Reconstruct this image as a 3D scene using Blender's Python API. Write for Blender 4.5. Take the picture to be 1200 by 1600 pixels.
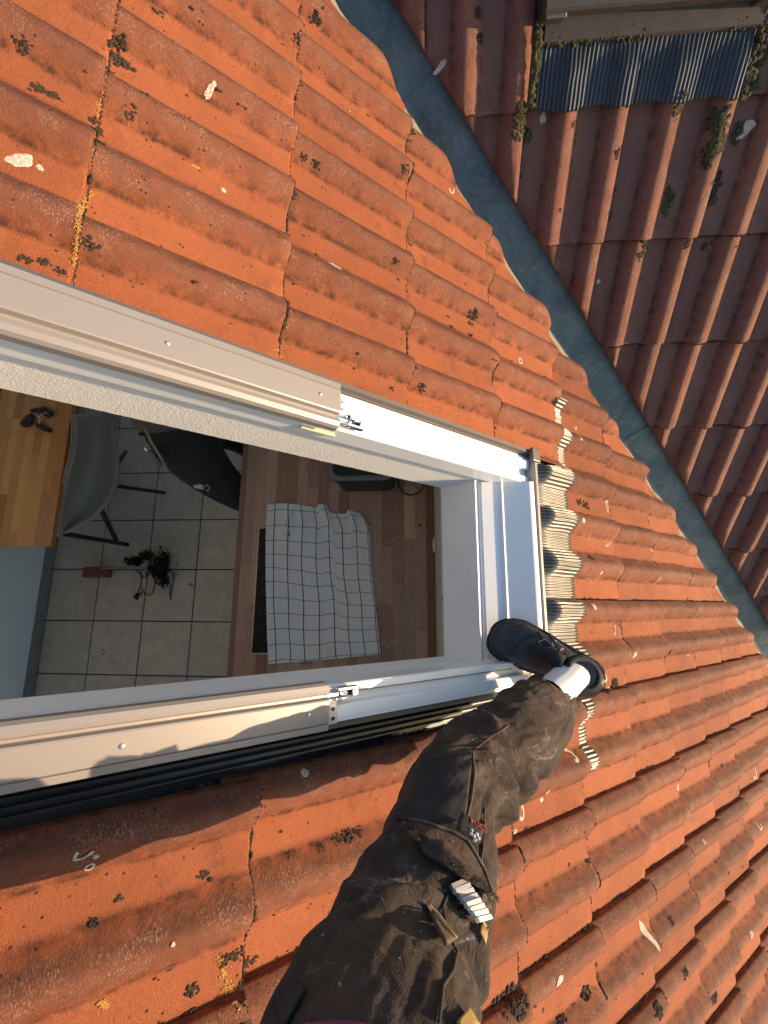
import bpy, bmesh, math, random
from mathutils import Vector, Matrix, noise
from mathutils.bvhtree import BVHTree
for o in list(bpy.data.objects): bpy.data.objects.remove(o)
random.seed(7)
scene = bpy.context.scene
COL = scene.collection

# ------------------------------------------------------------------ camera
F = 695.38
H0 = 2.8422                      # camera height above the kitchen floor
M = Matrix(((0.99721911, 0.00600009, -0.07428349),
            (0.00884403, 0.98018254, 0.19789887),
            (0.0739988, -0.1980055, 0.9774037)))          # world -> camera
ORG = Vector((0, 0, H0))
cam = bpy.data.cameras.new('camera')
co = bpy.data.objects.new('camera', cam); COL.objects.link(co)
cam.sensor_fit = 'HORIZONTAL'; cam.sensor_width = 36; cam.lens = 36 * F / 1200
cam.clip_start = 0.01; cam.clip_end = 2000
co.matrix_world = Matrix.Translation(ORG) @ M.transposed().to_4x4()
scene.camera = co
scene.render.resolution_x = 768; scene.render.resolution_y = 1024

# ------------------------------------------------------------------ light
SUN = Vector((1.0, -0.145, 0.085)).normalized()             # towards the sun
world = bpy.data.worlds.new('World'); scene.world = world; world.use_nodes = True
nt = world.node_tree; bg = nt.nodes['Background']
sky = nt.nodes.new('ShaderNodeTexSky'); sky.sky_type = 'NISHITA'; sky.sun_disc = False
sky.sun_elevation = math.asin(SUN.z); sky.sun_rotation = math.atan2(SUN.x, SUN.y)
sky.altitude = 200; sky.air_density = 1.0; sky.dust_density = 1.0; sky.ozone_density = 2.2
nt.links.new(sky.outputs[0], bg.inputs[0]); bg.inputs[1].default_value = 0.15
sl = bpy.data.lights.new('sun', 'SUN'); sl.energy = 2.25; sl.angle = math.radians(0.55); sl.color = (1.0, 0.74, 0.48)
so = bpy.data.objects.new('sun', sl); COL.objects.link(so)
so.rotation_euler = SUN.to_track_quat('Z', 'Y').to_euler(); so.location = (6, -2, 6)
scene.view_settings.view_transform = 'Standard'; scene.view_settings.look = 'None'
scene.view_settings.exposure = 1.78; scene.view_settings.gamma = 1.0
scene.view_settings.use_curve_mapping = False

# ------------------------------------------------------------------ roof frames
TH1 = math.radians(42.5473); TH2 = math.radians(47.9486)
D1 = 0.77848; D2 = 1.79174
S1 = Vector((math.cos(TH1), 0, -math.sin(TH1))); V1 = Vector((0, 1, 0)); N1 = Vector((math.sin(TH1), 0, math.cos(TH1)))
S2 = Vector((0, -math.cos(TH2), -math.sin(TH2))); V2 = Vector((1, 0, 0)); N2 = Vector((0, -math.sin(TH2), math.cos(TH2)))
def frame(S, V, N, o):
    m = Matrix((S, V, N)).transposed().to_4x4(); m.translation = o; return m
R1 = frame(S1, V1, N1, ORG - D1 * N1)
R2 = frame(S2, V2, N2, ORG - D2 * N2)
R1i = R1.inverted(); R2i = R2.inverted()
def ray(x, y):
    return M.transposed() @ Vector(((x - 600) / F, -(y - 800) / F, -1))
def on1(x, y, w=0):
    r = ray(x, y); return R1i @ (ORG + r * ((-D1 + w) / r.dot(N1)))
def on2(x, y, w=0):
    r = ray(x, y); return R2i @ (ORG + r * ((-D2 + w) / r.dot(N2)))
def atz(x, y, z):
    r = ray(x, y); return ORG + r * ((z - H0) / r.z)
def clamp(x, a=0., b=1.): return max(a, min(b, x))
def sstep(a, b, x):
    t = clamp((x - a) / (b - a)); return t * t * (3 - 2 * t)

# ------------------------------------------------------------------ object helpers
def link(name, me, m=None, parent=None, loc=None, smooth=False):
    o = bpy.data.objects.new(name, me); COL.objects.link(o)
    if m is not None and not me.materials: me.materials.append(m)
    if parent is not None: o.parent = parent
    if loc is not None: o.location = loc
    if smooth: me.polygons.foreach_set('use_smooth', [True] * len(me.polygons))
    return o
def empty(name, label, cat, mat=None, group=None):
    o = bpy.data.objects.new(name, None); COL.objects.link(o); o.empty_display_size = .1
    if mat is not None: o.matrix_world = mat
    o['label'] = label; o['category'] = cat
    if group: o['group'] = group
    return o
def tag(o, label=None, cat=None, group=None, kind=None):
    if label: o['label'] = label
    if cat: o['category'] = cat
    if group: o['group'] = group
    if kind: o['kind'] = kind
    return o
def mesh(name, vs, fs):
    me = bpy.data.meshes.new(name); me.from_pydata([tuple(v) for v in vs], [], fs); me.update(); return me
def recalc(me):
    bm = bmesh.new(); bm.from_mesh(me); bmesh.ops.recalc_face_normals(bm, faces=bm.faces); bm.to_mesh(me); bm.free(); return me
class MB:
    def __init__(s): s.v = []; s.f = []
    def add(s, vs, fs):
        n = len(s.v); s.v += [Vector(v) for v in vs]; s.f += [tuple(i + n for i in f) for f in fs]; return s
    def box(s, a, b, mat=None):
        a = Vector(a); b = Vector(b)
        vs = [Vector((x, y, z)) for z in (a.z, b.z) for y in (a.y, b.y) for x in (a.x, b.x)]
        if mat is not None: vs = [mat @ v for v in vs]
        return s.add(vs, [(0, 2, 3, 1), (4, 5, 7, 6), (0, 1, 5, 4), (2, 6, 7, 3), (0, 4, 6, 2), (1, 3, 7, 5)])
    def tube(s, pts, r, n=8, cap=True):
        pts = [Vector(p) for p in pts]; rs = r if isinstance(r, (list, tuple)) else [r] * len(pts)
        vs = []; up = None
        for i, p in enumerate(pts):
            t = (pts[min(i + 1, len(pts) - 1)] - pts[max(i - 1, 0)]).normalized()
            if up is None: up = t.orthogonal().normalized()
            up = (up - t * up.dot(t)).normalized(); sd = t.cross(up)
            for k in range(n):
                a = 2 * math.pi * k / n; vs.append(p + (up * math.cos(a) + sd * math.sin(a)) * rs[i])
        fs = [(i * n + k, i * n + (k + 1) % n, (i + 1) * n + (k + 1) % n, (i + 1) * n + k) for i in range(len(pts) - 1) for k in range(n)]
        if cap: fs += [tuple(range(n))[::-1], tuple(range((len(pts) - 1) * n, len(pts) * n))]
        return s.add(vs, fs)
    def blob(s, c, r, sq=(1, 1, 1), seed=0, rough=.35, sub=1, mat=None):
        bm = bmesh.new(); bmesh.ops.create_icosphere(bm, subdivisions=sub, radius=1)
        vs = []
        for v in bm.verts:
            k = 1 + rough * noise.noise(v.co * 1.7 + Vector((seed * 3.1, seed * 1.7, 0)))
            p = Vector((v.co.x * sq[0], v.co.y * sq[1], v.co.z * sq[2])) * r * k
            if mat is not None: p = mat @ p
            vs.append(Vector(c) + p)
        s.add(vs, [tuple(v.index for v in f.verts) for f in bm.faces]); bm.free(); return s
    def extrude(s, prof, axis, a, b):
        # prof: closed polygon; axis 'u': prof=(v,w); axis 'v': prof=(u,w)
        n = len(prof); vs = []
        for t in (a, b):
            for p in prof: vs.append((t, p[0], p[1]) if axis == 'u' else (p[0], t, p[1]))
        fs = [(i, (i + 1) % n, n + (i + 1) % n, n + i) for i in range(n)] + [tuple(range(n))[::-1], tuple(range(n, 2 * n))]
        return s.add(vs, fs)
    def build(s, name, m, parent=None, smooth=False, bevel=0, loc=None, fix=True):
        me = mesh(name, s.v, s.f)
        if fix: recalc(me)
        o = link(name, me, m, parent, loc, smooth)
        if bevel:
            b = o.modifiers.new('bevel', 'BEVEL'); b.width = bevel; b.segments = 2; b.limit_method = 'ANGLE'
        return o

# ------------------------------------------------------------------ materials
def ramp(nt, fac, stops):
    r = nt.nodes.new('ShaderNodeValToRGB'); e = r.color_ramp.elements
    while len(e) > 1: e.remove(e[-1])
    for i, (p, c) in enumerate(stops):
        q = e[0] if i == 0 else e.new(p)
        q.position = p; q.color = (*c, 1) if len(c) == 3 else c
    nt.links.new(fac, r.inputs[0]); return r.outputs[0]
def nz(nt, vec, scale, detail=4, rough=.55, dist=0):
    n = nt.nodes.new('ShaderNodeTexNoise'); n.inputs['Scale'].default_value = scale; n.inputs['Detail'].default_value = detail
    n.inputs['Roughness'].default_value = rough; n.inputs['Distortion'].default_value = dist
    if vec is not None: nt.links.new(vec, n.inputs['Vector'])
    return n.outputs['Fac']
def math_(nt, op, a, b=None, c=None, cl=False):
    n = nt.nodes.new('ShaderNodeMath'); n.operation = op; n.use_clamp = cl
    for i, x in enumerate((a, b, c)):
        if x is None: continue
        if isinstance(x, (int, float)): n.inputs[i].default_value = x
        else: nt.links.new(x, n.inputs[i])
    return n.outputs[0]
def mix(nt, fac, a, b, mode='MIX'):
    n = nt.nodes.new('ShaderNodeMix'); n.data_type = 'RGBA'; n.blend_type = mode
    if isinstance(fac, (int, float)): n.inputs[0].default_value = fac
    else: nt.links.new(fac, n.inputs[0])
    for i, x in ((6, a), (7, b)):
        if isinstance(x, tuple): n.inputs[i].default_value = (*x, 1) if len(x) == 3 else x
        else: nt.links.new(x, n.inputs[i])
    return n.outputs[2]
def newmat(name):
    m = bpy.data.materials.new(name); m.use_nodes = True; return m, m.node_tree, m.node_tree.nodes['Principled BSDF']
def coords(nt, kind='Object', scale=None):
    t = nt.nodes.new('ShaderNodeTexCoord').outputs[kind]
    if scale:
        mp = nt.nodes.new('ShaderNodeMapping'); mp.inputs['Scale'].default_value = scale; nt.links.new(t, mp.inputs[0]); t = mp.outputs[0]
    return t
def bump(nt, bs, h, strength, dist=.002, prev=None):
    b = nt.nodes.new('ShaderNodeBump'); b.inputs['Strength'].default_value = strength; b.inputs['Distance'].default_value = dist
    nt.links.new(h, b.inputs['Height'])
    if prev is not None: nt.links.new(prev, b.inputs['Normal'])
    nt.links.new(b.outputs[0], bs.inputs['Normal']); return b.outputs[0]
def simple(name, col, rough=.6, metal=0, var=.12, scale=30, bscale=0, bstr=.3, bdist=.001, spec=.5, rnd=0, stretch=None):
    m, nt, bs = newmat(name); v = coords(nt, 'Object', stretch)
    c = mix(nt, nz(nt, v, scale), tuple(x * (1 - var) for x in col), tuple(min(1, x * (1 + var)) for x in col))
    if rnd:
        oi = nt.nodes.new('ShaderNodeObjectInfo').outputs['Random']
        c = mix(nt, math_(nt, 'MULTIPLY', oi, rnd), c, tuple(x * .45 for x in col))
    nt.links.new(c, bs.inputs['Base Color']); bs.inputs['Roughness'].default_value = rough; bs.inputs['Metallic'].default_value = metal
    bs.inputs['Specular IOR Level'].default_value = spec
    if bscale: bump(nt, bs, nz(nt, v, bscale, 5), bstr, bdist)
    return m

def tile_mat(name, flat, crest, pale, moss, rvar=.5, stain=.5):
    m, nt, bs = newmat(name)
    oc = coords(nt, 'Object')
    oi = nt.nodes.new('ShaderNodeObjectInfo').outputs['Random']
    off = nt.nodes.new('ShaderNodeCombineXYZ')
    nt.links.new(math_(nt, 'MULTIPLY', oi, 37.), off.inputs[0]); nt.links.new(math_(nt, 'MULTIPLY', oi, 91.), off.inputs[1])
    ad = nt.nodes.new('ShaderNodeVectorMath'); nt.links.new(oc, ad.inputs[0]); nt.links.new(off.outputs[0], ad.inputs[1]); v = ad.outputs[0]
    sep = nt.nodes.new('ShaderNodeSeparateXYZ'); nt.links.new(oc, sep.inputs[0])
    big = nz(nt, v, 9, 5, .6); mid = nz(nt, v, 45, 5, .65); 
    sm_ = nt.nodes.new('ShaderNodeVectorMath'); sm_.operation = 'MULTIPLY'; nt.links.new(v, sm_.inputs[0]); sm_.inputs[1].default_value = (1, .42, .42)
    fine = nz(nt, sm_.outputs[0], 520, 3, .75); gr = nz(nt, v, 900, 2, .6)
    # height above the flat: weathered, sandier rolls
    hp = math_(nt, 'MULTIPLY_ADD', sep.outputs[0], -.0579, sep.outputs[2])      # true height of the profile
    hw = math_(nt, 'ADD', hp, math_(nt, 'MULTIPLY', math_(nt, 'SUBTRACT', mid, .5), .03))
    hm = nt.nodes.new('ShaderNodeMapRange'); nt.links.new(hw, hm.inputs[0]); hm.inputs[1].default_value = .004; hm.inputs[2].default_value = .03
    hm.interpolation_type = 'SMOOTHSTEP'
    c = mix(nt, hm.outputs[0], flat, crest)
    c = mix(nt, math_(nt, 'MULTIPLY', ramp(nt, big, [(.35, (0, 0, 0)), (.7, (1, 1, 1))]), .45), c, tuple(x * .62 for x in flat))
    # dark broken band at the foot of the rolls, and a darker upper-side flank
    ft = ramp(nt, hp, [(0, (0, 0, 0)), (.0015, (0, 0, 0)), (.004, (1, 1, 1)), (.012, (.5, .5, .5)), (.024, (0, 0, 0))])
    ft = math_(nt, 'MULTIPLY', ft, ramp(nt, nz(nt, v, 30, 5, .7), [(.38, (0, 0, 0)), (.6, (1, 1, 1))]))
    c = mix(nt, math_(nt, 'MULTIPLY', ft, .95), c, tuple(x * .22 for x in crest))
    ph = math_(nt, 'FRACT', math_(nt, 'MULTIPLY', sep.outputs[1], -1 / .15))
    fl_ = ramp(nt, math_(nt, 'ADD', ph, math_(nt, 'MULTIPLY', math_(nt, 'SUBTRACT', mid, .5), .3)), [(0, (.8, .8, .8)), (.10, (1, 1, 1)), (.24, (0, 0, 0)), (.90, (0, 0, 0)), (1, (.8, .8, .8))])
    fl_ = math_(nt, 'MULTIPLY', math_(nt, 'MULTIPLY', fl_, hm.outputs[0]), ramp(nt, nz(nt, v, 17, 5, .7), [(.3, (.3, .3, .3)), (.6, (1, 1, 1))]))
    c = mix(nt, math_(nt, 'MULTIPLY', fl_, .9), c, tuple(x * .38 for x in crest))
    # pale mineral bloom, mostly in grains on the rolls
    pb = math_(nt, 'MULTIPLY', ramp(nt, fine, [(.52, (0, 0, 0)), (.7, (1, 1, 1))]), math_(nt, 'MULTIPLY_ADD', hm.outputs[0], .95, .15))
    pb = math_(nt, 'MULTIPLY', pb, ramp(nt, nz(nt, v, 22, 4), [(.42, (0, 0, 0)), (.62, (1, 1, 1))]))
    c = mix(nt, pb, c, pale)
    # dark grain and pits
    dk = math_(nt, 'MULTIPLY', ramp(nt, gr, [(.34, (1, 1, 1)), (.47, (0, 0, 0))]), .7)
    c = mix(nt, dk, c, tuple(x * .35 for x in crest))
    vo = nt.nodes.new('ShaderNodeTexVoronoi'); vo.inputs['Scale'].default_value = 75; nt.links.new(v, vo.inputs['Vector'])
    sp = math_(nt, 'MULTIPLY', ramp(nt, vo.outputs['Distance'], [(.12, (1, 1, 1)), (.2, (0, 0, 0))]), ramp(nt, nz(nt, v, 16, 3), [(.52, (0, 0, 0)), (.6, (1, 1, 1))]))
    c = mix(nt, sp, c, moss)
    # algae stains creeping
    st = math_(nt, 'MULTIPLY', ramp(nt, nz(nt, v, 13, 6, .7, .6), [(.56, (0, 0, 0)), (.72, (1, 1, 1))]), stain)
    c = mix(nt, st, c, tuple(x * .4 + .01 for x in crest))
    # per tile tone
    c = mix(nt, math_(nt, 'MULTIPLY', oi, rvar), c, mix(nt, 1.0, c, (.62, .6, .62), 'MULTIPLY'))
    nt.links.new(c, bs.inputs['Base Color']); bs.inputs['Roughness'].default_value = .82; bs.inputs['Specular IOR Level'].default_value = .3
    h = math_(nt, 'ADD', math_(nt, 'MULTIPLY', mid, .8), math_(nt, 'ADD', math_(nt, 'MULTIPLY', fine, .5), math_(nt, 'MULTIPLY', gr, .25)))
    bump(nt, bs, h, .8, .0035)
    return m
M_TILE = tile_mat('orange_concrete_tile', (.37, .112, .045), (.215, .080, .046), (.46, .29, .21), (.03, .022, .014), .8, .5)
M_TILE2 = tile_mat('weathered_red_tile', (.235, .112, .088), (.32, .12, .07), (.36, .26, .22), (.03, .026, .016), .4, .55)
M_MOSS = simple('dark_moss', (.042, .028, .016), .95, var=.6, scale=220, bscale=500, bstr=.8, bdist=.003)
M_MOSSG = simple('green_brown_moss', (.07, .065, .022), .95, var=.6, scale=160, bscale=500, bstr=.8, bdist=.003)
M_LICHY = simple('yellow_lichen', (.42, .22, .05), .95, var=.5, scale=200, bscale=400, bstr=.8, bdist=.003)
def lichen_mat(name, a, b):
    m, nt, bs = newmat(name); v = coords(nt)
    c = mix(nt, ramp(nt, nz(nt, v, 260, 4, .7), [(.42, (0, 0, 0)), (.6, (1, 1, 1))]), b, a)
    nt.links.new(c, bs.inputs['Base Color']); bs.inputs['Roughness'].default_value = .95; bump(nt, bs, nz(nt, v, 300, 4), .6, .002); return m
M_LICHW = lichen_mat('pale_lichen', (.60, .56, .49), (.40, .27, .20))
M_DECK = simple('dark_roof_deck', (.05, .035, .028), .9)
M_MORTAR = simple('pale_valley_foam', (.25, .22, .17), .9, bscale=120, bstr=.5)
def metal_sheet(name, c1, c2, rough, metal, sc=7):
    m, nt, bs = newmat(name); v = coords(nt)
    n1 = nz(nt, v, sc, 5, .6, .8); n2 = nz(nt, v, 60, 4)
    c = mix(nt, ramp(nt, n1, [(.35, (0, 0, 0)), (.65, (1, 1, 1))]), c1, c2)
    c = mix(nt, math_(nt, 'MULTIPLY', ramp(nt, n2, [(.5, (0, 0, 0)), (.75, (1, 1, 1))]), .35), c, tuple(min(1, x * 1.6 + .03) for x in c2))
    nt.links.new(c, bs.inputs['Base Color']); bs.inputs['Metallic'].default_value = metal
    nt.links.new(math_(nt, 'MULTIPLY_ADD', n1, .25, rough - .12), bs.inputs['Roughness'])
    bump(nt, bs, n1, .25, .01)
    return m
M_VALLEY = metal_sheet('patinated_valley_metal', (.085, .105, .105), (.17, .195, .19), .46, .35)
M_WHITE = simple('white_pvc', (.86, .86, .85), .28, var=.02, scale=5)
M_WHITE2 = simple('white_painted_lining', (.88, .87, .86), .55, var=.06, scale=9, bscale=60, bstr=.12)
def plaster():
    m, nt, bs = newmat('rough_white_plaster'); v = coords(nt)
    h = nz(nt, v, 210, 3, .5, .4); h2 = nz(nt, v, 20, 3)
    c = mix(nt, h2, (.84, .82, .77), (.88, .86, .82)); nt.links.new(c, bs.inputs['Base Color']); bs.inputs['Roughness'].default_value = .9
    bump(nt, bs, ramp(nt, h, [(.4, (0, 0, 0)), (.6, (1, 1, 1))]), .35, .002); return m
M_PLASTER = plaster()
M_COVER = simple('beige_grey_aluminium', (.335, .30, .275), .42, metal=.35, var=.04, scale=3)
M_COVERW = simple('weathered_brown_grey_aluminium', (.085, .070, .060), .65, metal=.15, var=.35, scale=25, bscale=200)
M_COVERD = simple('brown_grey_aluminium', (.16, .14, .125), .4, metal=.5, var=.1, scale=8)
M_ANTH = simple('anthracite_flashing', (.03, .036, .042), .38, metal=.5, var=.25, scale=14)
M_APRON = simple('pale_grey_pleated_metal', (.13, .13, .125), .40, metal=.7, var=.35, scale=18)
M_APRON2 = simple('dark_blue_grey_pleated_metal', (.040, .050, .062), .55, metal=.3, var=.3, scale=12)
M_CHROME = simple('chrome', (.72, .73, .75), .14, metal=1, var=.03)
M_STEEL = simple('zinc_plate', (.7, .69, .66), .35, metal=.8, var=.05)
M_LABEL = simple('pale_yellow_sticker', (.62, .55, .36), .5, var=.05)
M_WALL = simple('pale_interior_paint', (.72, .74, .75), .85, var=.03)
M_SKIRT = simple('grey_skirting_tile', (.24, .22, .21), .6, var=.1, scale=12)
M_GROUT = simple('dark_grout', (.055, .04, .035), .95)
M_BLACK = simple('black_plastic', (.018, .018, .02), .42, var=.15)
M_PALEPL = simple('pale_grey_plastic', (.20, .20, .21), .45)
M_GLASS = simple('black_hob_glass', (.008, .008, .009), .08, var=.1)
M_RIM = simple('brushed_steel_rim', (.62, .52, .40), .35, metal=.9)
M_CREAM = simple('cream_plastic', (.72, .68, .55), .4, var=.03)
def kitchen_tile():
    m, nt, bs = newmat('beige_grey_floor_tile'); oc = coords(nt)
    oi = nt.nodes.new('ShaderNodeObjectInfo').outputs['Random']
    n = nt.nodes.new('ShaderNodeTexNoise'); n.noise_dimensions = '4D'; nt.links.new(oc, n.inputs['Vector']); nt.links.new(math_(nt, 'MULTIPLY', oi, 40.), n.inputs['W'])
    n.inputs['Scale'].default_value = 14; n.inputs['Detail'].default_value = 6
    c = mix(nt, ramp(nt, n.outputs['Fac'], [(.3, (0, 0, 0)), (.72, (1, 1, 1))]), (.56, .43, .32), (.74, .58, .45))
    c = mix(nt, math_(nt, 'MULTIPLY', oi, .25), c, (.42, .35, .28)); nt.links.new(c, bs.inputs['Base Color']); bs.inputs['Roughness'].default_value = .42; return m
M_FTILE = kitchen_tile()
M_WTILE = simple('cream_wall_tile', (.60, .55, .46), .3, var=.05)
def wood(name, stops, rough=.42):
    m, nt, bs = newmat(name); oi = nt.nodes.new('ShaderNodeObjectInfo').outputs['Random']
    g = nt.nodes.new('ShaderNodeNewGeometry').outputs['Position']
    mp = nt.nodes.new('ShaderNodeMapping'); mp.inputs['Scale'].default_value = (22, 1.6, 22); nt.links.new(g, mp.inputs[0])
    off = nt.nodes.new('ShaderNodeCombineXYZ'); nt.links.new(math_(nt, 'MULTIPLY', oi, 50.), off.inputs[1]); nt.links.new(off.outputs[0], mp.inputs['Location'])
    gr = nz(nt, mp.outputs[0], 5, 6, .7, 1.2)
    c = ramp(nt, oi, stops)
    c = mix(nt, math_(nt, 'MULTIPLY', ramp(nt, gr, [(.35, (0, 0, 0)), (.75, (1, 1, 1))]), .5), c, mix(nt, 1., c, (.5, .42, .38), 'MULTIPLY'))
    nt.links.new(c, bs.inputs['Base Color']); bs.inputs['Roughness'].default_value = rough; bump(nt, bs, gr, .1, .001); return m
M_WOODC = wood('walnut_block_worktop', [(0, (.30, .15, .10)), (.25, (.74, .46, .32)), (.45, (.34, .18, .13)), (.65, (.72, .48, .35)), (.82, (.44, .28, .24)), (1, (.58, .37, .27))])
M_WOODT = wood('warm_block_tabletop', [(0, (.36, .13, .04)), (.3, (.72, .34, .10)), (.5, (.44, .17, .05)), (.75, (.80, .43, .15)), (1, (.50, .20, .06))])
def towel_mat():
    m, nt, bs = newmat('checked_towel'); uv = coords(nt, 'UV'); sep = nt.nodes.new('ShaderNodeSeparateXYZ'); nt.links.new(uv, sep.inputs[0])
    def lines(ch, k, ph, w):
        f = math_(nt, 'FRACT', math_(nt, 'MULTIPLY_ADD', ch, k, ph)); d = math_(nt, 'ABSOLUTE', math_(nt, 'SUBTRACT', f, .5))
        return math_(nt, 'LESS_THAN', d, w)
    a = lines(sep.outputs[0], 7.7, .5 - .55 + 1, .034); b = lines(sep.outputs[1], 10.6, .5 - .45 + 1, .03)
    base = mix(nt, nz(nt, uv, 5, 5), (.80, .79, .79), (.86, .85, .84))
    base = mix(nt, math_(nt, 'MULTIPLY', ramp(nt, nz(nt, uv, 3.1, 4, .6, .5), [(.6, (0, 0, 0)), (.72, (1, 1, 1))]), .35), base, (.6, .45, .32))
    c = mix(nt, math_(nt, 'MULTIPLY', b, .72), base, (.13, .14, .17)); c = mix(nt, math_(nt, 'MULTIPLY', a, .95), c, (.035, .04, .06))
    nt.links.new(c, bs.inputs['Base Color']); bs.inputs['Roughness'].default_value = .95
    bump(nt, bs, nz(nt, uv, 160, 3), .3, .002); return m
M_TOWEL = towel_mat()
def trouser_mat():
    m, nt, bs = newmat('black_brown_work_fabric'); v = coords(nt)
    n1 = nz(nt, v, 9, 5, .65, .5); n2 = nz(nt, v, 28, 6, .7); n3 = nz(nt, v, 700, 2)
    c = mix(nt, ramp(nt, n1, [(.35, (0, 0, 0)), (.68, (1, 1, 1))]), (.020, .018, .018), (.072, .049, .036))
    c = mix(nt, math_(nt, 'MULTIPLY', ramp(nt, n2, [(.54, (0, 0, 0)), (.7, (1, 1, 1))]), .4), c, (.12, .11, .115))
    sm = coords(nt, 'Object', (1, 2.2, 1)); n4 = nz(nt, sm, 13, 5, .75, 1.0)
    c = mix(nt, math_(nt, 'MULTIPLY', ramp(nt, n4, [(.6, (0, 0, 0)), (.72, (1, 1, 1))]), .6), c, (.26, .25, .26))
    sp = nz(nt, v, 160, 2); c = mix(nt, ramp(nt, sp, [(.735, (0, 0, 0)), (.76, (1, 1, 1))]), c, (.45, .42, .38))
    nt.links.new(c, bs.inputs['Base Color']); bs.inputs['Roughness'].default_value = .88; bs.inputs['Specular IOR Level'].default_value = .25
    bs.inputs['Sheen Weight'].default_value = .12; bs.inputs['Sheen Tint'].default_value = (.6, .42, .3, 1); bs.inputs['Sheen Roughness'].default_value = .5
    h = math_(nt, 'ADD', math_(nt, 'MULTIPLY', nz(nt, v, 42, 5, .6, .8), 1.6), math_(nt, 'MULTIPLY', n3, .25))
    bump(nt, bs, h, .7, .005); return m
M_TROUS = trouser_mat()
M_PAD = simple('black_reinforcement_fabric', (.022, .021, .023), .85, var=.5, scale=22, bscale=300, bstr=.4)
M_SEAM = simple('worn_brown_seam', (.10, .07, .05), .9, var=.5, scale=90)
M_SHOE = simple('black_shoe_leather', (.040, .041, .046), .5, var=.7, scale=22, bscale=420, bstr=.6)
M_SHOE2 = simple('black_shoe_mesh', (.014, .014, .016), .8, var=.3, scale=60, bscale=600, bstr=.5)
M_SOLE = simple('grey_rubber_sole', (.06, .056, .052), .55, var=.4, scale=60)
M_SOCK = simple('white_sock', (.72, .72, .74), .9, var=.05, scale=60, bscale=500, bstr=.4)
M_LOGO = simple('silver_grey_trim', (.5, .51, .53), .4, var=.1)
M_RED = simple('red_print', (.42, .06, .055), .6)
M_PRINTW = simple('white_print', (.62, .60, .58), .6)
M_GOLD = simple('golden_embroidery', (.30, .20, .07), .6, var=.3, scale=300, bscale=500)
M_PURPLE = simple('purple_shirt', (.20, .05, .17), .9)
M_SKIN = simple('skin', (.45, .25, .18), .6)
M_HAIR = simple('dark_hair', (.03, .02, .015), .7, var=.4, scale=90)
M_DGREY = simple('dark_grey_cloth', (.13, .11, .10), .9, var=.25, scale=14, bscale=200, bstr=.3)
M_DTROU = simple('charcoal_trousers', (.028, .026, .028), .9, var=.3, scale=20, bscale=200, bstr=.3)
M_CHAIR = simple('grey_chair_fabric', (.33, .29, .265), .92, var=.12, scale=25, bscale=500, bstr=.3)
M_PIPE = simple('pale_brown_piping', (.36, .29, .22), .8)
M_SOIL = simple('dark_soil', (.022, .014, .009), .98, var=.6, scale=150, bscale=300, bstr=.8)
M_BRUSH = simple('red_brown_brush_block', (.22, .075, .045), .7, var=.2, scale=25)
M_WOODL = simple('pale_wood_handle', (.36, .27, .20), .6)
M_DIRT = simple('grey_dust_flakes', (.62, .58, .52), .9, var=.2)
M_GROUND = simple('paved_yard', (.34, .32, .29), .95, var=.4, scale=.4)

# ================================================================== far ground (seen only from other viewpoints)
gme = mesh('ground', [(-150, -150, -3.2), (150, -150, -3.2), (150, 150, -3.2), (-150, 150, -3.2)], [(0, 1, 2, 3)])
tag(link('ground', gme, M_GROUND), kind='structure')

# ================================================================== roof tiles
TW, CL, LIFT, RH = .30, .3456, .020, .0315
def rollz(d, hw=.050):
    return RH * max(0., math.cos(math.pi / 2 * min(1, abs(d) / hw))) ** 1.25
def prof(v):                      # v: 0 at the covering lip, negative across the tile
    z = rollz(v + .032) + rollz(v + .182)
    if v < -.285: z = -.004 * sstep(-.285, -.296, v)
    if v < -.3 : z += .004 * max(0, 1 - abs(v + .309) / .006)
    return z
VS = [0, -.0015, -.008, -.016, -.024, -.032, -.041, -.051, -.061, -.071, -.079, -.084, -.10, -.125, -.134, -.14, -.148, -.158, -.168, -.178,
      -.186, -.196, -.207, -.218, -.227, -.234, -.26, -.284, -.296, -.303, -.309, -.315, -.320]
US = [-.40, -.27, -.14, -.03, -.004, 0]
VLIP1, U01 = .611, .3391
VLIP2, U02 = .632, -.1502
def tile_verts(seed):
    rnd = random.Random(seed); ph = rnd.random() * 9
    top = []; bot = []
    for u in US:
        for v in VS:
            z = prof(v) + LIFT * u / CL
            du = .0022 * noise.noise(Vector((ph, v * 14, 0))) if u == 0 else 0
            if u == 0: z -= .0035
            if v == 0: z -= .003
            z += .0009 * noise.noise(Vector((u * 9, v * 16, ph)))
            top.append(Vector((u + du, v, z))); bot.append(Vector((u + du, v, z - (.0125 if u else .010))))
    return top, bot
def tile_faces():
    n = len(VS); fs = []; off = n * len(US)
    for i in range(len(US) - 1):
        for k in range(n - 1):
            a = i * n + k; fs.append((a, a + 1, a + n + 1, a + n)); fs.append((off + a, off + a + n, off + a + n + 1, off + a + 1))
    for i in range(len(US) - 1):
        a = i * n; b = i * n + n - 1
        fs.append((a, a + n, off + a + n, off + a)); fs.append((b, off + b, off + b + n, b + n))
    for k in range(n - 1):
        a = k; b = (len(US) - 1) * n + k
        fs.append((a, off + a, off + a + 1, a + 1)); fs.append((b, b + 1, off + b + 1, off + b))
    return fs
TF = tile_faces()
def tile_mesh(seed, m):
    t, b = tile_verts(seed); me = mesh('roof_tile', t + b, TF); recalc(me); me.materials.append(m)
    me.polygons.foreach_set('use_smooth', [True] * len(me.polygons))
    me.set_sharp_from_angle(angle=math.radians(38)); return me
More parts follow.
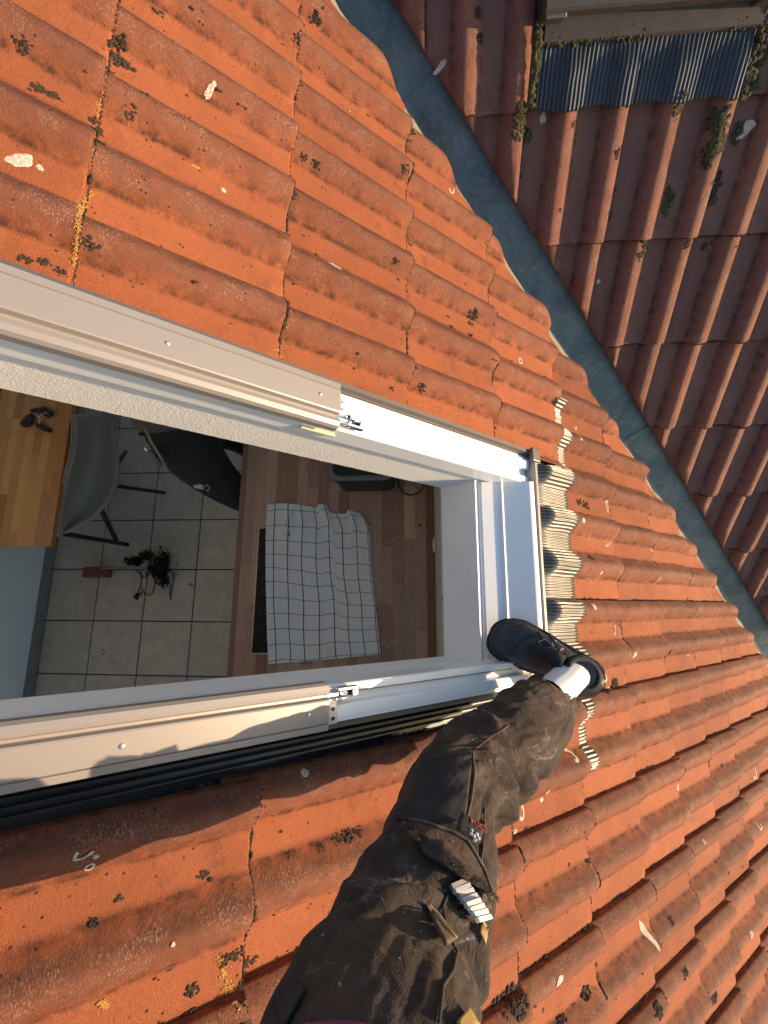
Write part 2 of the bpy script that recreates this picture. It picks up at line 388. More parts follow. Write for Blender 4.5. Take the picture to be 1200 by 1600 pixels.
def cut_mesh(src, loc, planes, m):
    bm = bmesh.new(); bm.from_mesh(src)
    for co_, no in planes:
        r = bmesh.ops.bisect_plane(bm, geom=bm.verts[:] + bm.edges[:] + bm.faces[:], plane_co=Vector(co_) - Vector(loc), plane_no=Vector(no), clear_outer=True)
        es = [e for e in r['geom_cut'] if isinstance(e, bmesh.types.BMEdge)]
        if es: bmesh.ops.holes_fill(bm, edges=es, sides=0)
    if not bm.faces: bm.free(); return None
    me = bpy.data.meshes.new('roof_tile'); bm.to_mesh(me); bm.free(); me.materials.append(m)
    return me
def zt(u, v, vl=VLIP1, u0=U01):   # surface height of the laid tiles
    e = u0 + CL * math.ceil((u - u0) / CL - 1e-6); d = -((vl - v) % TW)
    return prof(d) + LIFT * (u - e) / CL

roof1 = empty('tiled_roof', 'sunlit slope of orange interlocking roof tiles around the open roof window', 'roof', R1)
roof2 = empty('tiled_roof', 'steep slope of dull red roof tiles beyond the metal valley, rolls lit only on one edge', 'roof', R2)
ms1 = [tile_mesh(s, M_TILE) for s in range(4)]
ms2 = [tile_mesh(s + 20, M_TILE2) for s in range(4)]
VN1 = Vector((1, 1.639, 0)); VC1 = 3.107
VN2 = Vector((1, -1.2356, 0)); VC2 = -.193
EDGE1, EDGE2 = .105, .142
def in1(u, v): return u * 1 + v * 1.639 - VC1 + EDGE1
def in2(u, v): return u - 1.2356 * v - VC2 + EDGE2
def lay(root, meshes, m, cols, rows, vl, u0, inside, vn, planes_for):
    rnd = random.Random(3)
    for i in rows:
        for k in cols:
            L = vl - TW * k; e = u0 + CL * i
            loc = Vector((e + rnd.uniform(-.003, .003), L + rnd.uniform(-.0015, .0015), rnd.uniform(-.0005, .001)))
            cs = [inside(e - du, L - dv) for du in (0, .40) for dv in (0, .32)]
            pl = planes_for(i, k)
            if pl is None or min(cs) > 0: rnd.random(); continue
            rot = (rnd.uniform(-.004, .004), rnd.uniform(-.003, .003), rnd.uniform(-.006, .006)); src = meshes[rnd.randrange(4)]
            pl = list(pl)
            if max(cs) > -.01:
                # a point on the cut line
                p0 = Vector((e, L, 0)); d = inside(e, L) / vn.length_squared; pl.append((p0 - vn * d, vn.normalized()))
            if pl:
                me = cut_mesh(src, loc, pl, m)
                if me is None: continue
                rot = (0, 0, 0)
            else: me = src
            o = bpy.data.objects.new('roof_tile', me); COL.objects.link(o); o.parent = root; o.location = loc; o.rotation_euler = rot
def pf1(i, k):
    if -2 <= i <= 3:
        if k in (1, 2): return None
        if k == 0: return [((0, .457, 0), (0, -1, 0))]
    return []
def pf2(i, k):
    # opening of the neighbouring roof window: courses above its apron
    if i in (-3, -2, -1, 0):
        L = VLIP2 - TW * k
        if k == 0: return [((0, .350, 0), (0, 1, 0))]         # keeps the strip left of the window
        if k == -1: return [((0, 2.0, 0), (0, 1, 0))] if False else None
        if k == -2: return [((0, .935, 0), (0, -1, 0))]
    return []
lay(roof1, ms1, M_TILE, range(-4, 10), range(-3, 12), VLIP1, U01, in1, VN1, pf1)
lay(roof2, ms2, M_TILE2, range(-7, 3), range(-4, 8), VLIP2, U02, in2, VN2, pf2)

# decks under the tiles
def deck(root, polys, w, name='roof_deck'):
    mb = MB()
    for p in polys:
        n = len(p); mb.add([(a, b, w) for a, b in p] + [(a, b, w - .03) for a, b in p],
                           [tuple(range(n)), tuple(range(n, 2 * n))[::-1]] + [(i, n + i, n + (i + 1) % n, (i + 1) % n) for i in range(n)])
    return mb.build(name, M_DECK, root)
def v1(u): return (VC1 - .02 - u) / 1.639
WU0, WU1, WV0, WV1 = -.64, 1.15, -.235, .437
deck(roof1, [[(-1.2, WV1), (v1(1.5) * 0 + 1.5, WV1), (1.5, v1(1.5)), (-.9, v1(-.9)), (-1.2, v1(-.9))],
             [(-1.2, WV0), (WU0, WV0), (WU0, WV1), (-1.2, WV1)], [(WU1, WV0), (1.5, WV0), (1.5, WV1), (WU1, WV1)],
             [(-1.2, -2.6), (1.5, -2.6), (1.5, WV0), (-1.2, WV0)], [(1.5, -2.6), (4.5, -2.6), (4.5, v1(4.5)), (1.5, v1(1.5))]], -.052)
def s2l(x): return VC2 + 1.2356 * x - .02
deck(roof2, [[(-1.9, -1.2), (s2l(-1.2), -1.2), (s2l(0), 0), (s2l(3), 3.0), (-1.9, 3.0)]], -.052)

# valley metal: two sloping strips meeting in the valley line
def valley():
    c1 = ORG - (D1 + .045) * N1; c2 = ORG - (D2 + .045) * N2
    d = N1.cross(N2).normalized()
    if d.x < 0: d = -d
    # a point on both planes with x = 0
    A = Matrix((N1, N2, Vector((1, 0, 0)))); p = A.inverted() @ Vector((N1.dot(c1), N2.dot(c2), 0))
    a1 = (-(d.cross(N1))).normalized(); a2 = d.cross(N2).normalized()
    if a1.dot(S1) > 0: a1 = -a1
    if a2.dot(S2) > 0: a2 = -a2
    n = 150; offs = [(-.23, 1), (-.535, 1), (-.16, 1), (-.11, 1), (-.06, 1), (-.02, 1), (-.006, 1), (.006, 2), (.02, 2), (.06, 2), (.12, 2), (.20, 2)]
    vs = []; fs = []
    for i in range(n + 1):
        q = p + d * (-1.1 + 5.6 * i / n)
        for o, k in offs:
            P = q + (a1 * -o if k == 1 else a2 * o)
            N = N1 if k == 1 else N2
            P = P + N * (.0035 * noise.noise(P * 7) + .0015 * noise.noise(P * 23))
            if o == -.23: P += N1 * .014
            vs.append(P)
    m = len(offs)
    for i in range(n):
        for k in range(m - 1): a = i * m + k; fs.append((a, a + 1, a + m + 1, a + m))
    o = link('valley_gutter', mesh('valley_gutter', vs, fs), M_VALLEY, smooth=True)
    so_ = o.modifiers.new('thickness', 'SOLIDIFY'); so_.thickness = .0015
    tag(o, 'weathered blue grey sheet metal valley running diagonally between the two tiled roofs', 'valley gutter')
    # soldered overlap seams
    for t in (-.2, 1.3):
        q = p + d * (-1.1 + t + 1.25)
        mb = MB(); mb.tube([q + a1 * .2 + N1 * .001, q + a1 * .01 + (N1 + N2) * .0012, q + a2 * .19 + N2 * .001], .0012, 6)
        mb.build('overlap_seam', M_VALLEY, o, fix=False)
    # pale foam wedge under the cut tile edges
    mb = MB(); vs = []; N = 260
    for i in range(N + 1):
        q = p + d * (-1.1 + 5.4 * i / N)
        e = (EDGE1 * abs(a1.dot(S1)) ) * .85
        b0 = .050 + .014 * noise.noise(q * 9); wz = .022 + .006 * noise.noise(q * 14 + Vector((5, 0, 0)))
        vs += [q + a1 * (b0 - .028) + N1 * .004, q + a1 * (b0 - .012) + N1 * wz, q + a1 * (b0 + .03) + N1 * wz, q + a1 * (b0 + .03) + N1 * .002]
    mb.add(vs, [(i * 4 + k, i * 4 + k + 1, i * 4 + k + 5, i * 4 + k + 4) for i in range(N) for k in range(3)])
    mb.build('foam_wedge', M_MORTAR, o, smooth=True)
valley()

# ================================================================== moss and lichen on the tiles
rm = random.Random(11)
def moss_on(root, conv, vl, u0, inside, clumps, base_n, urange, vrange, mats, skip):
    mb = MB(); mg = MB()
    def clump(u, v, r, g=False, n=None):
        for j in range(n or max(6, int(16 + r * 1800))):
            a = rm.random() * 6.28; q = r * rm.random() ** .75 * (1 + .5 * noise.noise(Vector((math.cos(a) * 2 + u * 50, math.sin(a) * 2, v * 50)))); uu = u + q * math.cos(a) * 1.15; vv = v + q * math.sin(a) * .8
            s = min(.006, r * rm.uniform(.10, .28)); z = zt(uu, vv, vl, u0)
            (mg if (g and rm.random() < .6) else mb).blob((uu, vv, z + s * .25), s, (1, 1, .5), rm.random() * 99, .8, 2 if s > .0045 else 1)
    for x, y, rp, g in clumps:
        w = .02
        for _k in range(14): p = conv(x, y, w); w = .6 * w + .4 * zt(p.x, p.y, vl, u0)
        dep = (root.matrix_world @ p - ORG).length; clump(p.x, p.y, rp * dep / F * .8, g)
    for _ in range(base_n):
        mode = rm.random()
        if mode < .50:      # along the side joints and roll feet
            k = rm.randrange(-10, 12); L = vl - TW * k; v = L + rm.choice([.004, .004, .006, -.083, -.15 + .013, -.232])
            u = rm.uniform(*urange)
            v += rm.gauss(0, .0025)
        elif mode < .82:    # along the course edges
            i = rm.randrange(-3, 12); u = u0 + CL * i + rm.uniform(0, .006); v = rm.uniform(*vrange)
        else: u = rm.uniform(*urange); v = rm.uniform(*vrange)
        if not (vrange[0] < v < vrange[1]) or inside(u, v) > -.02 or skip(u, v): continue
        if mode < .82 and noise.noise(Vector((u * 3.1, v * 3.1, 4))) < rm.uniform(-.25, .3): continue
        s = rm.choice([.0013, .0017, .0022, .003, .0042, .006]) * (.85 if mode < .82 else .6)
        z = zt(u, v, vl, u0)
        for j in range(rm.choice([1, 1, 2, 4]) if s > .002 else 1):
            mb.blob((u + rm.gauss(0, s * 1.6), v + rm.gauss(0, s * .7), z + s * .05), s * rm.uniform(.5, 1), (1.3, 1, .5), rm.random() * 99, .6)
    # mossy fringe along the covering lips and tufts in the tile corners
    for k in range(-9, 12):
        L = vl - TW * k; u = urange[0]
        while u < urange[1]:
            u += .0032; v = L + rm.uniform(.0005, .0045)
            if not (vrange[0] < v < vrange[1]) or inside(u, v) > -.02 or skip(u, v): continue
            dens = .05 if (root is roof1 and v > .2) else (-.25 if root is roof1 else -.38)
            if noise.noise(Vector((u * 7, L * 9, 6))) + .5 * noise.noise(Vector((u * 45, L, 2))) < dens + .12: continue
            s = rm.uniform(.0010, .0026) * (1.7 if noise.noise(Vector((u * 13, L * 5, 8))) > .3 else 1)
            mb.blob((u, v, zt(u, v, vl, u0) + s * .6), s, (1.5, .9, 1.1), rm.random() * 99, .7)
        for i in range(-4, 11):
            e = u0 + CL * i
            if not (urange[0] < e < urange[1] and vrange[0] < L < vrange[1]) or inside(e, L) > -.03 or skip(e, L) or rm.random() < (.65 if (root is roof1 and L > .2) else .3): continue
            q = rm.choice([.003, .005, .008])
            for j in range(int(6 + q * 2500)):
                uu, vv = e + rm.gauss(.001, q * .6), L + rm.gauss(.002, q * .5); s = rm.uniform(.0009, .0026)
                mb.blob((uu, vv, zt(uu, vv, vl, u0) + s * .3), s, (1.2, 1, .8), rm.random() * 99, .7)
    for i in range(-7, 12):
        e = u0 + CL * i; v = vrange[0]
        while v < vrange[1]:
            v += .0030; uu = e + rm.uniform(.0002, .0032)
            if not (urange[0] < e < urange[1]) or inside(e, v) > -.02 or skip(e, v): continue
            if noise.noise(Vector((v * 6, e * 9, 1))) + .35 * noise.noise(Vector((v * 40, e, 3))) < -.50: continue
            s = rm.uniform(.0009, .0020) * (1.0 if root is roof1 else 1.5) * (2.1 if noise.noise(Vector((v * 11, e * 5, 8))) > .25 else 1)
            mb.blob((uu, v, zt(e - .002, v, vl, u0) - .0012 - rm.uniform(0, .006)), s, (1.1, 1.5, 1.0), rm.random() * 99, .6)
    if root is roof1:
        my = MB()
        for x0, y0, x1, y1, n, sp in ((160, 150, 150, 185, 40, 3), (155, 262, 140, 300, 70, 4), (140, 300, 122, 345, 150, 5), (122, 345, 116, 425, 220, 5), (163, 1577, 164, 1580, 90, 6), (345, 1500, 362, 1560, 160, 7), (450, 470, 446, 545, 60, 3), (640, 625, 700, 640, 40, 3), (430, 545, 447, 552, 40, 3)):
            for _q in range(n):
                t = rm.random(); p = conv(x0 + (x1 - x0) * t + rm.gauss(0, sp * .6), y0 + (y1 - y0) * t + rm.gauss(0, sp * .6)); s = rm.uniform(.0006, .0017)
                my.blob((p.x, p.y, zt(p.x, p.y, vl, u0) + s * .1), s, (1.2, 1, .5), rm.random() * 99, .7)
        o = my.build('yellow_lichen', M_LICHY, root, fix=False); o['kind'] = 'stuff'
    o = mb.build('moss', mats[0], root, fix=False); o['kind'] = 'stuff'
    if mg.v: o = mg.build('moss', mats[1], root, fix=False); o['kind'] = 'stuff'
win_skip = lambda u, v: -.64 < u < 1.45 and -.285 < v < .457
C1 = [(185, 95, 12), (190, 70, 9), (205, 178, 9), (148, 190, 8), (150, 215, 8), (140, 382, 10), (475, 245, 6), (495, 257, 7), (505, 297, 9), (512, 300, 6), (460, 300, 7), (740, 492, 10), (735, 505, 7), (618, 408, 6),
      (640, 380, 5), (660, 605, 8), (612, 607, 5), (318, 1367, 8), (303, 1545, 9), (148, 1440, 7), (545, 1305, 12), (528, 1310, 9), (500, 1325, 7), (560, 1300, 8), (450, 1335, 6), (385, 1505, 9), (372, 1490, 8), (395, 1500, 6), (355, 1500, 9),
      (800, 1555, 16), (790, 1568, 12), (915, 1550, 8), (918, 1345, 5), (990, 850, 5), (868, 628, 7), (645, 205, 6), (634, 265, 7), (652, 575, 4), (700, 495, 4), (925, 872, 6), (905, 785, 7), (915, 790, 8), (1000, 855, 4),
      (60, 140, 9), (85, 150, 8), (35, 70, 8), (470, 130, 6), (468, 60, 7), (493, 28, 7), (40, 405, 8), (70, 410, 8), (95, 425, 8), (940, 1075, 10), (960, 1068, 9), (1050, 1440, 5), (1072, 1520, 6), (1030, 1580, 8), (1115, 1560, 7), (880, 1600, 8)]
moss_on(roof1, on1, VLIP1, U01, in1, [(a, b, c, False) for a, b, c in C1], 9500, (-.35, 3.6), (-2.2, 1.75), (M_MOSS, M_MOSSG), win_skip)
C2 = [(815, 180, 13, 1), (812, 200, 12, 1), (822, 215, 10, 1), (1125, 190, 15, 1), (1128, 215, 14, 1), (1112, 235, 13, 1), (1105, 250, 9, 1), (1117, 285, 10, 1), (1115, 310, 8, 1), (1042, 305, 11, 1), (1040, 322, 10, 1), (1060, 163, 10, 1), (1055, 178, 7, 1),
      (1053, 205, 6, 1), (1195, 60, 10, 1), (1190, 90, 9, 1), (1180, 130, 8, 1), (1008, 385, 9, 1), (965, 240, 6, 0), (958, 300, 5, 0), (952, 335, 6, 0), (875, 330, 4, 0), (1000, 400, 6, 1), (750, 60, 6, 0), (747, 20, 6, 0), (1075, 380, 6, 0), (1150, 210, 9, 1), (895, 195, 4, 0), (1100, 385, 5, 0)]
moss_on(roof2, on2, VLIP2, U02, in2, C2, 4200, (-.9, 2.4), (-.4, 2.3), (M_MOSS, M_MOSSG), lambda u, v: -.7 < u < -.15 and .34 < v < .94)

def lichens(root, conv, vl, u0, items, m):
    mb = MB()
    for x, y, rp, el, ring in items:
        w = .02
        for _k in range(14): p = conv(x, y, w); w = .6 * w + .4 * zt(p.x, p.y, vl, u0)
        dep = (root.matrix_world @ p - ORG).length; r = rp * .82 * dep / F
        n = 22; sd = x * .37; vs = []; a0 = rm.random() * 3
        gap = ring and rm.random() < .6
        for k in range(n):
            a = 2 * math.pi * k / n; q = r * (1 + .38 * noise.noise(Vector((math.cos(a) * 1.3, math.sin(a) * 1.3, sd))) + .16 * noise.noise(Vector((math.cos(a) * 5, math.sin(a) * 5, sd))))
            cu, cv = q * math.cos(a) * el, q * math.sin(a) / el
            for f in ((1, .93, .55) if ring else (1, .9, .45)):
                uu = p.x + cu * f * math.cos(a0) - cv * f * math.sin(a0); vv = p.y + cu * f * math.sin(a0) + cv * f * math.cos(a0)
                vs.append((uu, vv, zt(uu, vv, vl, u0) + (.0004 if f == 1 else .0009)))
        fs = []
        for k in range(n):
            if gap and k < n // 3: continue
            k2 = (k + 1) % n; fs += [(k * 3, k * 3 + 1, k2 * 3 + 1, k2 * 3), (k * 3 + 1, k * 3 + 2, k2 * 3 + 2, k2 * 3 + 1)]
        if not ring: fs.append(tuple(k * 3 + 2 for k in range(n)))
        mb.add(vs, fs)
    o = mb.build('lichen_patches', m, root, smooth=True); o['kind'] = 'stuff'
lichens(roof1, on1, VLIP1, U01, [(30, 250, 12, 1.3, 0), (62, 262, 4, 1, 0), (525, 415, 11, 1, 0), (327, 143, 6, 1.4, 0), (334, 131, 3, 1, 0), (349, 297, 4, 1, 0), (392, 290, 3, 1, 0), (128, 1336, 9, 1.3, 1), (140, 1355, 6, 1, 1), (150, 1338, 4, 1, 0), (476, 1207, 6, 1.2, 0),
    (813, 564, 6, 1, 1), (706, 297, 6, 1.2, 1), (912, 813, 5, 1, 0), (948, 790, 6, 1.8, 1), (950, 850, 5, 1.6, 1), (929, 948, 5, 1.2, 0), (1032, 898, 6, 2, 1), (1018, 860, 3, 1, 0), (960, 985, 5, 1.7, 1), (992, 1024, 5, 1, 0), (893, 1180, 9, 1.2, 1),
    (856, 1238, 4, 1, 0), (846, 1249, 4, 1, 0), (815, 1270, 8, 1.3, 1), (805, 1300, 4, 1, 0), (875, 1533, 6, 1.3, 0), (1008, 1457, 9, 2, 0), (1042, 1487, 6, 1, 1), (1180, 1210, 6, 1.2, 1), (1175, 1460, 5, 1.2, 0), (905, 682, 6, 1.4, 1), (899, 668, 4, 1, 1),
    (873, 697, 4, 1, 1), (1075, 1030, 7, 1, 1), (945, 1060, 6, 1, 1), (952, 1078, 5, 1, 1), (1060, 1230, 4, 1, 0), (800, 1150, 5, 1, 1), (270, 1476, 3, 1, 0), (1100, 1315, 3, 1.4, 1), (940, 895, 3, 1, 0), (1187, 1290, 5, 1, 1)], M_LICHW)
lichens(roof1, on1, VLIP1, U01, [(305, 253, 8, 1, 1), (298, 246, 3, 1, 0), (545, 172, 3, 1, 1)], M_LICHY)
lichens(roof2, on2, VLIP2, U02, [(848, 185, 5, 1.2, 0), (1162, 203, 9, 1.4, 0), (688, 104, 6, 1.8, 0), (935, 440, 3, 1, 0)], M_LICHW)

# ================================================================== the open roof window
win = empty('roof_window', 'open white roof window without its sash, beige grey side covers, seen from above', 'roof window', R1, 'roof windows')
def mv(p): return [(-.152 - (a - .352) * .80 if a > .352 else .200 - a, b) for a, b in p][::-1]      # mirror a (v, w) profile to the lower rail
rail = [(.352, -.034), (.352, .026), (.356, .030), (.371, .030), (.374, .019), (.394, .017), (.397, .033), (.424, .035), (.427, .027), (.436, .027), (.436, -.06), (.362, -.06), (.362, -.034)]
for nm, pr in (('upper', rail), ('lower', mv(rail))):
    MB().extrude(pr, 'u', -.60, 1.16).build('side_frame', M_WHITE, win)
MB().extrude([(1.016, -.06), (1.016, -.055), (1.020, -.050), (1.062, -.022), (1.066, -.012), (1.072, -.011), (1.124, .044), (1.130, .0475), (1.1435, .0475), (1.1435, -.06)], 'v', -.1525, .3525).build('bottom_frame', M_WHITE, win)
MB().extrude([(-.60, -.06), (-.60, .03), (-.52, .03), (-.52, -.06)], 'v', -.1525, .3525).build('top_frame', M_WHITE, win)
MB().extrude([(1.1445, -.05), (1.1445, .051), (1.147, .053), (1.149, .0505), (1.162, .050), (1.164, .047), (1.164, -.03)], 'v', -.236, .440).build('bottom_rail_trim', M_COVER, win)
cov = [(.343, .034), (.343, .050), (.347, .0565), (.356, .059), (.363, .0575), (.367, .050), (.372, .050), (.375, .0595), (.378, .0605), (.424, .0585), (.4255, .056), (.427, .0585), (.439, .0575), (.441, .054), (.441, .0365), (.352, .0365)]
for pr, u1 in ((cov, .452), (mv(cov), .446)):
    c = MB().extrude(pr, 'u', -.61, u1).build('side_cover', M_COVER, win)
    vs_ = .402 if pr is cov else -.190
    for us in (-.16, .125, .405):
        s = MB(); s.blob((us, vs_, .0595), .0042, (1, 1, .6), 0, 0, 2); s.build('screw', M_STEEL, c, smooth=True, fix=False)
# narrow cladding beside the upper rail and the corner cap
MB().extrude([(.4375, -.03), (.4375, .036), (.442, .0455), (.452, .0455), (.4535, .043), (.4535, -.03)], 'u', -.61, 1.158).build('cladding_strip', M_COVERD, win)
MB().box((1.128, .415, .047), (1.168, .456, .060)).build('corner_cap', M_COVERD, win, bevel=.003)
# anthracite gutter along the lower rail
gp = [(-.2205, .020), (-.2215, .023), (-.232, .020), (-.236, .006), (-.2385, -.010), (-.245, -.013), (-.246, -.006), (-.2485, -.006), (-.2495, -.016), (-.258, -.018), (-.259, -.011), (-.2615, -.011), (-.2625, -.02), (-.271, -.021), (-.272, -.014), (-.2745, -.014), (-.2755, -.022), (-.300, -.023), (-.300, -.028), (-.2205, -.028)]
MB().extrude(gp[::-1], 'u', -.64, 1.30).build('side_flashing', M_ANTH, win)
MB().box((.455, .3742, .0172), (1.03, .3756, .0215)).build('gasket', M_PALEPL, win)
MB().box((.449, -.1713, .0172), (1.03, -.1699, .0215)).build('gasket', M_PALEPL, win)
# top flashing sheet
MB().box((-.72, -.30, -.012), (-.601, .455, .002)).build('top_flashing', M_ANTH, win)
# lining of the opening
def lining():
    T = .012
    q = MB().box((-.535, .366, -.20), (.9845, .366 + T, -.0605)); 
    # rough plaster on the upper reveal, finely displaced
    vs = []; fs = []; nu, nw = 190, 20
    for i in range(nu + 1):
        for j in range(nw + 1):
            u = -.53 + 1.5345 * i / nu; w = -.20 + .165 * j / nw
            vs.append((u, .361 + .0007 * noise.noise(Vector((u * 90, w * 90, 0))), w))
    fs = [(i * (nw + 1) + j, (i + 1) * (nw + 1) + j, (i + 1) * (nw + 1) + j + 1, i * (nw + 1) + j + 1) for i in range(nu) for j in range(nw)]
    o = MB().add(vs, fs).build('plaster_reveal', M_PLASTER, win, smooth=True, fix=False)
    MB().box((-.535, -.172, -.20), (1.004, -.158, -.061)).build('painted_reveal', M_WHITE2, win)
    MB().box((1.004, -.172, -.20), (1.016, .372, -.061)).build('painted_reveal', M_WHITE2, win)
    MB().box((-.535, -.158, -.20), (-.523, .358, -.061)).build('painted_reveal', M_WHITE2, win)
lining()
MB().box((.395, .3460, -.004), (.475, .3515, .004)).build('sticker', M_LABEL, win)
mk = MB().tube([(.945, -.10, -.1), (.945, -.1, -.1)], .001)
# hinges
def hinge(u, v, sg):
    def b(a, c): return (u + a[0], v + sg * a[1], a[2]), (u + c[0], v + sg * c[1], c[2])
    def bx(m_, a, c):
        p, q = b(a, c); m_.box((min(p[0], q[0]), min(p[1], q[1]), min(p[2], q[2])), (max(p[0], q[0]), max(p[1], q[1]), max(p[2], q[2])))
    m_ = MB(); bx(m_, (.010, .020, .036), (.030, .052, .040)); bx(m_, (.010, .050, .020), (.030, .052, .040)); bx(m_, (-.01, .004, .034), (.030, .022, .037))
    h = m_.build('hinge', M_STEEL, win, bevel=.001)
    m_ = MB()
    for yy in (.026, .042): m_.tube([(u + .019, v + sg * yy, .0395), (u + .019, v + sg * yy, .0425)], .0035, 10)
    m_.build('rivet', M_CHROME, h, fix=False)
    m_ = MB(); bx(m_, (-.006, -.004, .038), (.036, .004, .050)); m_.build('hinge_arm', M_CHROME, h, bevel=.0018)
    m_ = MB(); bx(m_, (.020, -.012, .040), (.066, -.006, .056)); bx(m_, (.018, .006, .038), (.046, .011, .050)); m_.build('side_plate', M_CHROME, h, bevel=.0016)
    m_ = MB(); bx(m_, (.036, -.006, .040), (.052, .005, .047)); m_.build('hinge_slot', M_BLACK, h, bevel=.001)
    m_ = MB(); bx(m_, (.052, -.006, .040), (.066, .006, .055)); m_.build('end_block', M_CHROME, h, bevel=.002)
    m_ = MB(); m_.tube([(u + .028, v - sg * .013, .048), (u + .028, v + sg * .012, .048)], .0045, 12); m_.build('hinge_pin', M_CHROME, h, smooth=True)
hinge(.452, .368, 1); hinge(.446, -.166, -1)

# pleated aprons
def apron(name, parent, m, ua, ub, va, vb, hfun, pitch, amp, jag, vl, u0, lift=.004, nu=18, mid=None):
    n = int((vb - va) / pitch); per = 5; vs = []; fs = []; nv = n * per; rr = random.Random(5)
    jit = [rr.uniform(-1, 1) for _ in range(n + 2)]
    for j in range(nv + 1):
        v = va + (vb - va) * j / nv; k = int(j / per); ph = (j % per) / per
        vv = v + .0035 * noise.noise(Vector((v * 16, 1, 0)))
        ue = ub + jag * (.5 * noise.noise(Vector((v * 21, 7, 0))) + .18 * jit[k]) + .35 * prof(-((vl - v) % TW))
        ua_ = ua(v) if callable(ua) else ua
        for i in range(nu + 1):
            s = i / nu; u = ua_ + (ue - ua_) * s
            sv = vv + (.0032 * noise.noise(Vector((u * 14, v * 22, 3)))) * math.sin(math.pi * s)
            am = amp * (.75 + .5 * noise.noise(Vector((v * 30, u * 6, 9)))) * min(1, s * 8 + .25)
            z = hfun(u, sv, s) + am * (.5 - .5 * math.cos(2 * math.pi * ph)) ** .7
            vs.append((u, sv, z))
    for j in range(nv):
        for i in range(nu):
            a = j * (nu + 1) + i; fs.append((a, a + 1, a + nu + 2, a + nu + 1))
    o = MB().add(vs, fs).build(name, m, parent, smooth=True, fix=False)
    so_ = o.modifiers.new('thickness', 'SOLIDIFY'); so_.thickness = .0012; so_.offset = -1
    return o
def h1(u, v, s):
    e = U01 + CL * 4; z = prof(-((VLIP1 - v) % TW)) if True else 0
    t = sstep(1.258, 1.302, u); low = -.031
    return (1 - t) * low + t * (z + LIFT * (u - e) / CL + .0035)
apron('bottom_apron', win, M_APRON, (lambda v: 1.160 if -.262 < v < .452 else 1.335), 1.432, -.50, .715, h1, .0105, .0075, .012, VLIP1, U01)

# ---------------- neighbouring roof window on the red roof
win2 = empty('roof_window', 'closed old brown roof window in the red tiled roof, only its mossy lower edge in view', 'roof window', R2, 'roof windows')
def h2(u, v, s):
    e = U02 + CL; z = prof(-((VLIP2 - v) % TW)); t = sstep(-.30, -.22, u)
    return (1 - t) * .004 + t * (z * .5 + LIFT * (u - e) / CL + .028)
apron('bottom_apron', win2, M_APRON2, -.300, -.150, .352, .922, h2, .0118, .006, .012, VLIP2, U02)
MB().extrude([(-.345, -.03), (-.345, .014), (-.290, .018), (-.284, .010), (-.284, -.03)], 'v', .36, .93).build('sill_sheet', M_COVERW, win2)
for a, b in ((.345, .40), (.885, .94)):
    MB().box((-1.5, a, -.03), (-.322, b, .075)).build('side_frame', M_COVERD, win2, bevel=.004)
MB().extrude([(-.41, .03), (-.41, .086), (-.338, .086), (-.332, .080), (-.328, .05), (-.332, .03)], 'v', .343, .942).build('bottom_cover', M_COVERW, win2)
MB().extrude([(-.45, -.03), (-.45, .0295), (-.346, .0295), (-.346, -.03)], 'v', .401, .884).build('bottom_frame', M_COVERD, win2)
MB().box((-1.5, .401, .05), (-.411, .884, .062)).build('pane', simple('dark_window_glass', (.02, .025, .03), .05, var=.05), win2)
MB().box((-1.56, .343, -.03), (-1.502, .942, .085)).build('top_cover', M_COVERD, win2)
# moss pads on the sill of that window
mb = MB()
for _ in range(260):
    v = .37 + .28 * rm.random() ** 1.2 if rm.random() < .8 else rm.uniform(.85, .93); s = rm.uniform(.003, .008)
    mb.blob((-.292 + rm.gauss(0, .006), v, .012 + s * .3), s * .7, (1, 1, .7), rm.random() * 99, .6)
for _ in range(70):
    s = rm.uniform(.004, .009); mb.blob((rm.uniform(-.34, -.16), .342 + rm.gauss(0, .004), .03), s, (1, 1, .7), rm.random() * 99, .6)
    mb.blob((rm.uniform(-.36, -.14), .938 + rm.gauss(0, .006), .015), s, (1, 1, .7), rm.random() * 99, .6)
o = mb.build('moss', M_MOSSG, win2, fix=False); o['kind'] = 'stuff'

